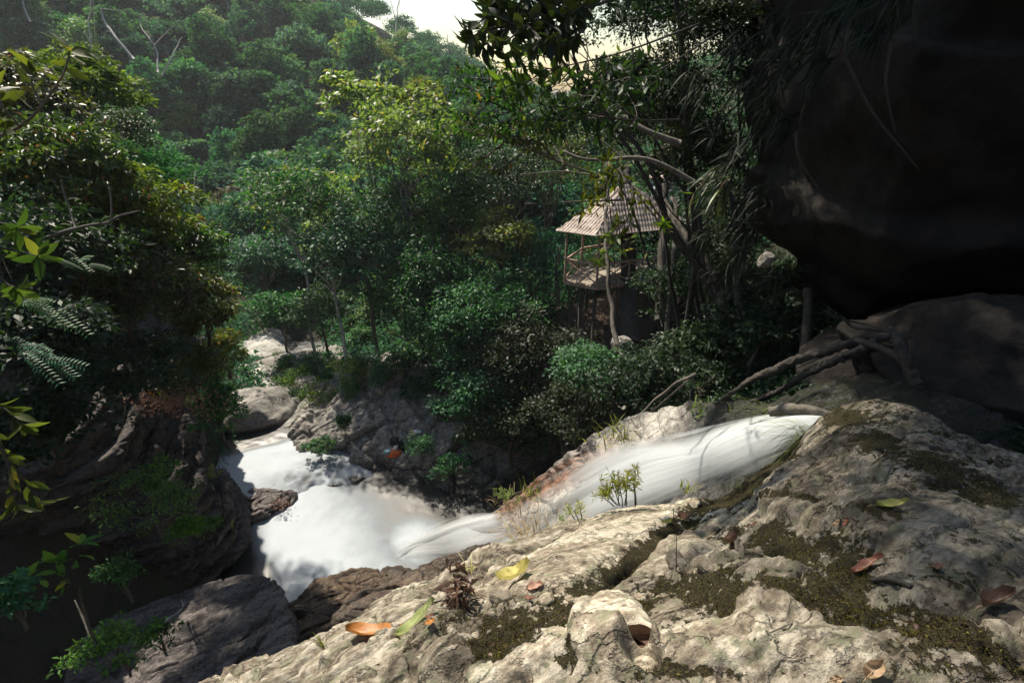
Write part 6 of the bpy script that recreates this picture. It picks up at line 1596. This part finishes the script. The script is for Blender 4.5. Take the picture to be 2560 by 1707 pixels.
fallen(2098, 1312, .06, -20, 'tan', 'tiny tan leaf scrap in the crack on the right slope', 16, .5)
fallen(2120, 1308, .05, 50, 'red', 'tiny red scrap beside the tan one in the crack', 18, .5)
fallen(1077, 1560, .06, 20, 'orange', 'small piece of orange leaf behind the large orange one', 19, .6)
fallen(1075, 1545, .05, 80, 'red', 'red speck of leaf between the green and orange leaves', 20, .5)
fallen(2092, 1700, .05, 30, 'tan', 'small tan flake at the bottom edge right of centre', 21, .5)
# dried leaf litter bundle with its twig
p, n_ = on_fg(1150, 1500); rs = np.random.default_rng(55)
root = empty('twig_bundle', p); tag(root, 'dry brown bundle of curled leaves hanging on a twig over the pale rock', 'twig')
lb = MB(); m = 90
C = rs.normal(0, 1, (m, 3)) * (.03, .05, .13) + nrm(-p) * .06; D = nrm(rand_dir(rs, m) + np.array([0, 0, -.8])); L = rs.uniform(.05, .10, m)
v, f, t_ = leaf_faces(C, D, rand_dir(rs, m), L, L * .35, rs, 'leaf', .9); lb.add(v, f, t_); lb.build('dry_leaves', FM['brown'], root)
q0 = on_fg(990, 1572)[0] - p; q1 = on_fg(1060, 1520)[0] - p + (0, 0, .03)
tb = MB(); tb.tube(catmull(np.array([q0, q1, nrm(-p) * .07 + (0, 0, .03), nrm(-p) * .05 + (.02, 0, .12)]), 24), np.linspace(.003, .006, 24), 6)
for k in range(7): a = rs.normal(0, .03, 3) + nrm(-p) * .06; tb.tube(wiggle(a, a + rs.normal(0, .08, 3), 6, .2, k), .0025, 5)
tb.build('twig', M['bark_dark'], root)
def twig(a, b, r, label, mat='bark', up=.03, seed=1, name='twig'):
    pa, na = on_fg(*a); pb, nb = on_fg(*b); mid = (pa + pb) / 2 + nrm(na + nb) * up
    mb = MB(); mb.tube(catmull(np.array([pa - pa + na * .004, mid - pa, pb - pa + nb * .004]), 14), r, 6, rough=.2)
    o = mb.build(name, M[mat], None, True, pa); tag(o, label, 'twig')
# upright dry stalk growing by the pinkish leaf
pa, na = on_fg(1688, 1425); mb = MB()
top = W(1683, 1268, float(np.dot(pa, [0, CP, -SP])) - .1) - pa
mb.tube(catmull(np.array([na * -.01, (top) * .5 + (.012, 0, 0), top]), 14), np.linspace(.003, .0015, 14), 5); tag(mb.build('stalk', M['bark_dark'], None, True, pa), 'thin dark dry stalk standing upright on the pale rock', 'twig')
twig((2180, 1452), (2280, 1468), .011, 'dark ribbed seed pod lying below the red brown leaf', 'bark_dark', .02, name='seed_pod')
twig((2195, 1232), (2240, 1258), .003, 'thin tan twig touching the yellow green leaf on the right')
twig((2080, 1120), (2160, 1106), .003, 'thin green stick on the crest of the right rock', up=.01)
twig((2440, 1105), (2500, 1160), .003, 'thin grass stalk lying over the right shoulder of the rock', up=.02)
twig((1415, 1430), (1470, 1465), .002, 'small dark forked twig on the white slab', 'bark_dark', .02)
twig((1630, 1275), (1665, 1320), .002, 'fine pale stem leaning on the yellow green scrap', up=.02)
twig((1900, 1590), (1980, 1560), .003, 'short stick in the moss near the bottom right', up=.01)
# small stones resting on the ledge
for i, (px, py, s, lb_, tn) in enumerate([(1255, 1500, .05, 'small round stone in the crack left of the pale pink flake', .6), (1365, 1505, .035, 'tiny pale stone at the edge of the moss in the middle', .8), (1735, 1262, .06, 'pale rounded stone on the moss line above the white slab', .75),
                                          (1690, 1405, .05, 'smooth grey stone tucked beside the pale boulder', .5), (1770, 1420, .045, 'dark little stone below the pale boulder', .35), (1600, 1495, .022, 'white pebble on the mossy rock in the middle', .9), (1425, 1500, .02, 'tiny white pebble in the moss band', .9), (1778, 1700, .015, 'white pebble at the bottom edge', .95)]):
    p, n_ = on_fg(px, py)
    boulder('stone', p + n_ * s * .3, (s * 1.3, s, s * .7), (0, 0, 30 * i), M['rock_near'], 820 + i, lb_, 'stone', None, .12, (26, 40), .4, attrs=lambda P, tn=tn: {'tint': tn + 0 * P[..., 0]})
# moss cushions: countless tiny blades where the moss grows
me_ = fg_obj.data; ms_ = np.empty(len(me_.vertices), np.float32); me_.attributes['moss'].data.foreach_get('value', ms_)
ms_ = ms_.reshape(FG.shape[:2]); ok = (ms_ > .56) & (FGt > .8) & (FGpx > 300) & (FGpx < 2650) & (FGpy < 1780) & (FGpy > 950)
idx = np.argwhere(ok); rs = np.random.default_rng(66)
nb = 70000; idx = idx[rs.integers(0, len(idx), nb)]
keepn = fbm(FG[idx[:, 0], idx[:, 1]] * 38, 3, 5, .7) > -.08; idx = idx[keepn]; nb = len(idx)
Nf = grid_normals(FG); Nf = np.where(Nf[..., 2:3] < 0, -Nf, Nf)
C = FG[idx[:, 0], idx[:, 1]] + rs.normal(0, .004, (nb, 3)); Nn = Nf[idx[:, 0], idx[:, 1]]
D = nrm(Nn + rs.normal(0, .5, (nb, 3))); L = rs.uniform(.006, .017, nb)
v, f, t_ = leaf_faces(C - Nn * .002, D, rand_dir(rs, nb), L, L * .3, rs, 'quad', .2)
M['moss'] = leaf_mat('moss blades', (0.012, 0.009, 0.004), (0.038, 0.031, 0.008), (0.13, 0.115, 0.024), trans=.2, rough=.8, spec=.1, var=.02)
mb = MB(); mb.add(v, f, t_); tag(mb.build('moss', M['moss']), 'short brown green moss growing in bands on the near rock', kind='stuff')

# ------------------------------------------------------------------ belongings left on the bank
def on_bank(px, py, G=BK):
    a, b, t = proj(G); d = (a - px) ** 2 + (b - py) ** 2 + t * .5; i = np.unravel_index(np.argmin(d), d.shape); return G[i] + np.array([0, -.05, .03])
def cloth_mat(name, c, d=None, rough=.8): return paint_mat(name, c, d or [x * .6 for x in c], 9, rough)
CM = {'orange': cloth_mat('orange fabric', (0.75, 0.16, 0.04)), 'black': cloth_mat('black nylon', (0.012, 0.013, 0.02)), 'white': cloth_mat('white plastic', (0.8, 0.8, 0.8), (.7, .7, .7), .4), 'teal': cloth_mat('grey blue cloth', (0.16, 0.28, 0.33)),
      'yellow': cloth_mat('yellow straw', (0.6, 0.52, 0.25)), 'lightblue': cloth_mat('white and blue cloth', (0.5, 0.68, 0.75)), 'brown': cloth_mat('brown cloth', (0.16, 0.07, 0.05))}
def blob(mb, c, r, rot=(0, 0, 0), seed=0, amp=.12, p=2.6, res=(20, 28)):
    S = uv_sphere(*res); k = (np.abs(S) ** p).sum(-1) ** (1 / p); V = (S / k[..., None]) * np.asarray(r)
    V = V * (1 + amp * fbm(V / np.mean(r) * 1.6 + seed, 3, seed))[..., None]
    V = V @ euler(*rot).T + np.asarray(c)
    mb.add(V.reshape(-1, 3), grid_faces(res[0], res[1], True)[:, ::-1])
def backpack(px, py, s, rz, label, seed):
    p = on_bank(px, py); root = empty('backpack', p); tag(root, label, 'backpack', None)
    m = MB(); blob(m, (0, 0, .30 * s), (.19 * s, .14 * s, .32 * s), (8, 0, rz), seed, .06, 3.2); bd = m.build('body', CM['black'], root)
    m = MB(); blob(m, (.03 * s, -.15 * s, .2 * s), (.13 * s, .06 * s, .14 * s), (8, 0, rz), seed + 1, .06, 3.2); m.build('pocket', CM['black'], bd)
    m = MB(); m.tube(catmull(np.array([(-.05, 0, .6), (-.04, 0, .68), (.04, 0, .68), (.05, 0, .6)]) * s, 12), .012, 6); m.build('handle', CM['black'], root)
    for sg in (-1, 1):
        m = MB(); m.tube(catmull(np.array([(sg * .1, .08, .56), (sg * .13, .2, .45), (sg * .12, .18, .2), (sg * .1, .1, .08)]) * s, 14), .02, 6); m.build('strap', CM['black'], root)
backpack(988, 1120, 1.15, 10, 'larger black backpack standing on the grey bank', 1)
backpack(1005, 1121, .85, -20, 'smaller black backpack standing right of the larger one', 2)
def item(name, px, py, parts, label, cat):
    p = on_bank(px, py); root = empty(name, p); tag(root, label, cat)
    for pn, cm, (c, r, rot, sd, am) in parts:
        m = MB(); blob(m, c, r, rot, sd, am); m.build(pn, CM[cm], root)
item('jacket', 989, 1137, [('bundle', 'orange', ((0, 0, .14), (.34, .24, .17), (0, 12, 25), 5, .35)), ('sleeve', 'orange', ((-.28, -.1, .07), (.2, .11, .09), (0, 20, 10), 6, .3)), ('collar', 'brown', ((.12, .1, .26), (.12, .1, .08), (0, 0, 0), 7, .2))], 'crumpled bright orange jacket heaped below the backpacks', 'jacket')
item('helmet', 992, 1127, [('shell', 'white', ((-.02, -.02, .34), (.14, .16, .13), (0, 0, 0), 8, .02)), ('brim', 'white', ((-.04, -.14, .27), (.12, .08, .02), (10, 0, 0), 9, .02))], 'white rounded cap perched on the orange jacket', 'cap')
item('bag', 973, 1135, [('body', 'teal', ((0, 0, .14), (.25, .18, .15), (0, 8, 20), 10, .3)), ('flap', 'lightblue', ((.02, -.06, .25), (.12, .1, .05), (0, 0, 10), 11, .3))], 'grey blue cloth bag left of the orange jacket', 'bag')
item('hat', 1031, 1083, [('brim', 'yellow', ((0, 0, .04), (.2, .2, .025), (8, 0, 0), 12, .05)), ('top', 'yellow', ((0, 0, .1), (.11, .11, .08), (8, 0, 0), 13, .05))], 'yellow straw hat lying up on the bank', 'hat')
item('towel', 1042, 1081, [('fold', 'white', ((-.04, 0, .08), (.16, .13, .09), (0, 0, 10), 14, .3)), ('corner', 'lightblue', ((.17, 0, .07), (.11, .1, .07), (0, 0, 10), 15, .3))], 'white and light blue folded cloth beside the straw hat', 'towel')
# buff stones under the big boulder
rs = np.random.default_rng(77)
for i in range(14):
    px = 705 + (i % 5) * 14 + rs.uniform(-5, 5); py = 1098 - (i // 5) * 12 + rs.uniform(-4, 4) - (px - 705) * .2; s = rs.uniform(.16, .32)
    boulder('stone', W(px, py, 29.6 + (i // 5) * .7), (s * 1.2, s, s * .7), (0, 0, i * 37), M['boulder_white'], 860 + i, 'buff stone in the small rubble heap beside the big grey boulder', 'stone', 'buff stones in the rubble heap beside the big grey boulder', .12, (22, 32), .5)

# ------------------------------------------------------------------ leaf litter
rs = np.random.default_rng(88); n = 2600
q = rs.random(n); PP = []
for (cx, cy, t, rx, ry, k) in [(430, 1000, 17.5, 110, 40, 700), (700, 1258, 24.6, 25, 14, 130)]:
    PP.append(np.stack([W(cx + rs.normal(0, rx * .5), cy + rs.normal(0, ry * .5), t + rs.uniform(-.6, .6)) for _ in range(k)]))
C = np.concatenate(PP); m = len(C)
v, f, t_ = leaf_faces(C, rand_dir(rs, m), rand_dir(rs, m) + (0, 0, 1), rs.uniform(.08, .17, m), rs.uniform(.03, .07, m), rs, 'tri2', .4)
mb = MB(); mb.add(v, f, t_); tag(mb.build('leaf_litter', FM['pink']), 'dry pinkish brown leaf litter caught on the left cliff top', kind='stuff')

# small broken scraps of leaf gathered in the hollows of the ledge
okl = (FGt > .8) & (FGpx > 700) & (FGpx < 2600) & (FGpy < 1760) & (FGpy > 1040); il = np.argwhere(okl); il = il[rs.integers(0, len(il), 4200)]
Pl = FG[il[:, 0], il[:, 1]]; hollow = ms_[il[:, 0], il[:, 1]] + .5 * fbm(Pl * 2.2, 2, 12) > .62; Pl = Pl[hollow][:420]; Nl = Nf[il[:, 0], il[:, 1]][hollow][:420]; m = len(Pl)
v, f, t_ = leaf_faces(Pl + Nl * .004, nrm(rand_dir(rs, m) - Nl * .4), nrm(Nl + rs.normal(0, .35, (m, 3))), rs.uniform(.008, .035, m), rs.uniform(.005, .015, m), rs, 'leaf', .5)
mb = MB(); mb.add(v, f, t_); tag(mb.build('leaf_litter', FM['brown']), 'small broken brown leaf scraps in the hollows of the near rock', kind='stuff')

# ------------------------------------------------------------------ haze
hz = bpy.data.meshes.new('haze'); lo = (-210, -75, -24); hi = (170, 400, 85)
hv = [(x, y, z) for x in (lo[0], hi[0]) for y in (lo[1], hi[1]) for z in (lo[2], hi[2])]
hz.from_pydata(hv, [], [(0, 1, 3, 2), (4, 6, 7, 5), (0, 4, 5, 1), (2, 3, 7, 6), (0, 2, 6, 4), (1, 5, 7, 3)]); hz.update()
hm, hnt, hout = newmat('pale valley haze')
pv = hnt.nodes.new('ShaderNodeVolumePrincipled'); pv.inputs['Color'].default_value = (0.90, 0.95, 1.0, 1); pv.inputs['Density'].default_value = 0.0003; pv.inputs['Anisotropy'].default_value = 0.35
hnt.links.new(pv.outputs[0], hout.inputs['Volume'])
hz.materials.append(hm); tag(link('haze', hz), 'thin pale haze hanging in the valley', kind='stuff')
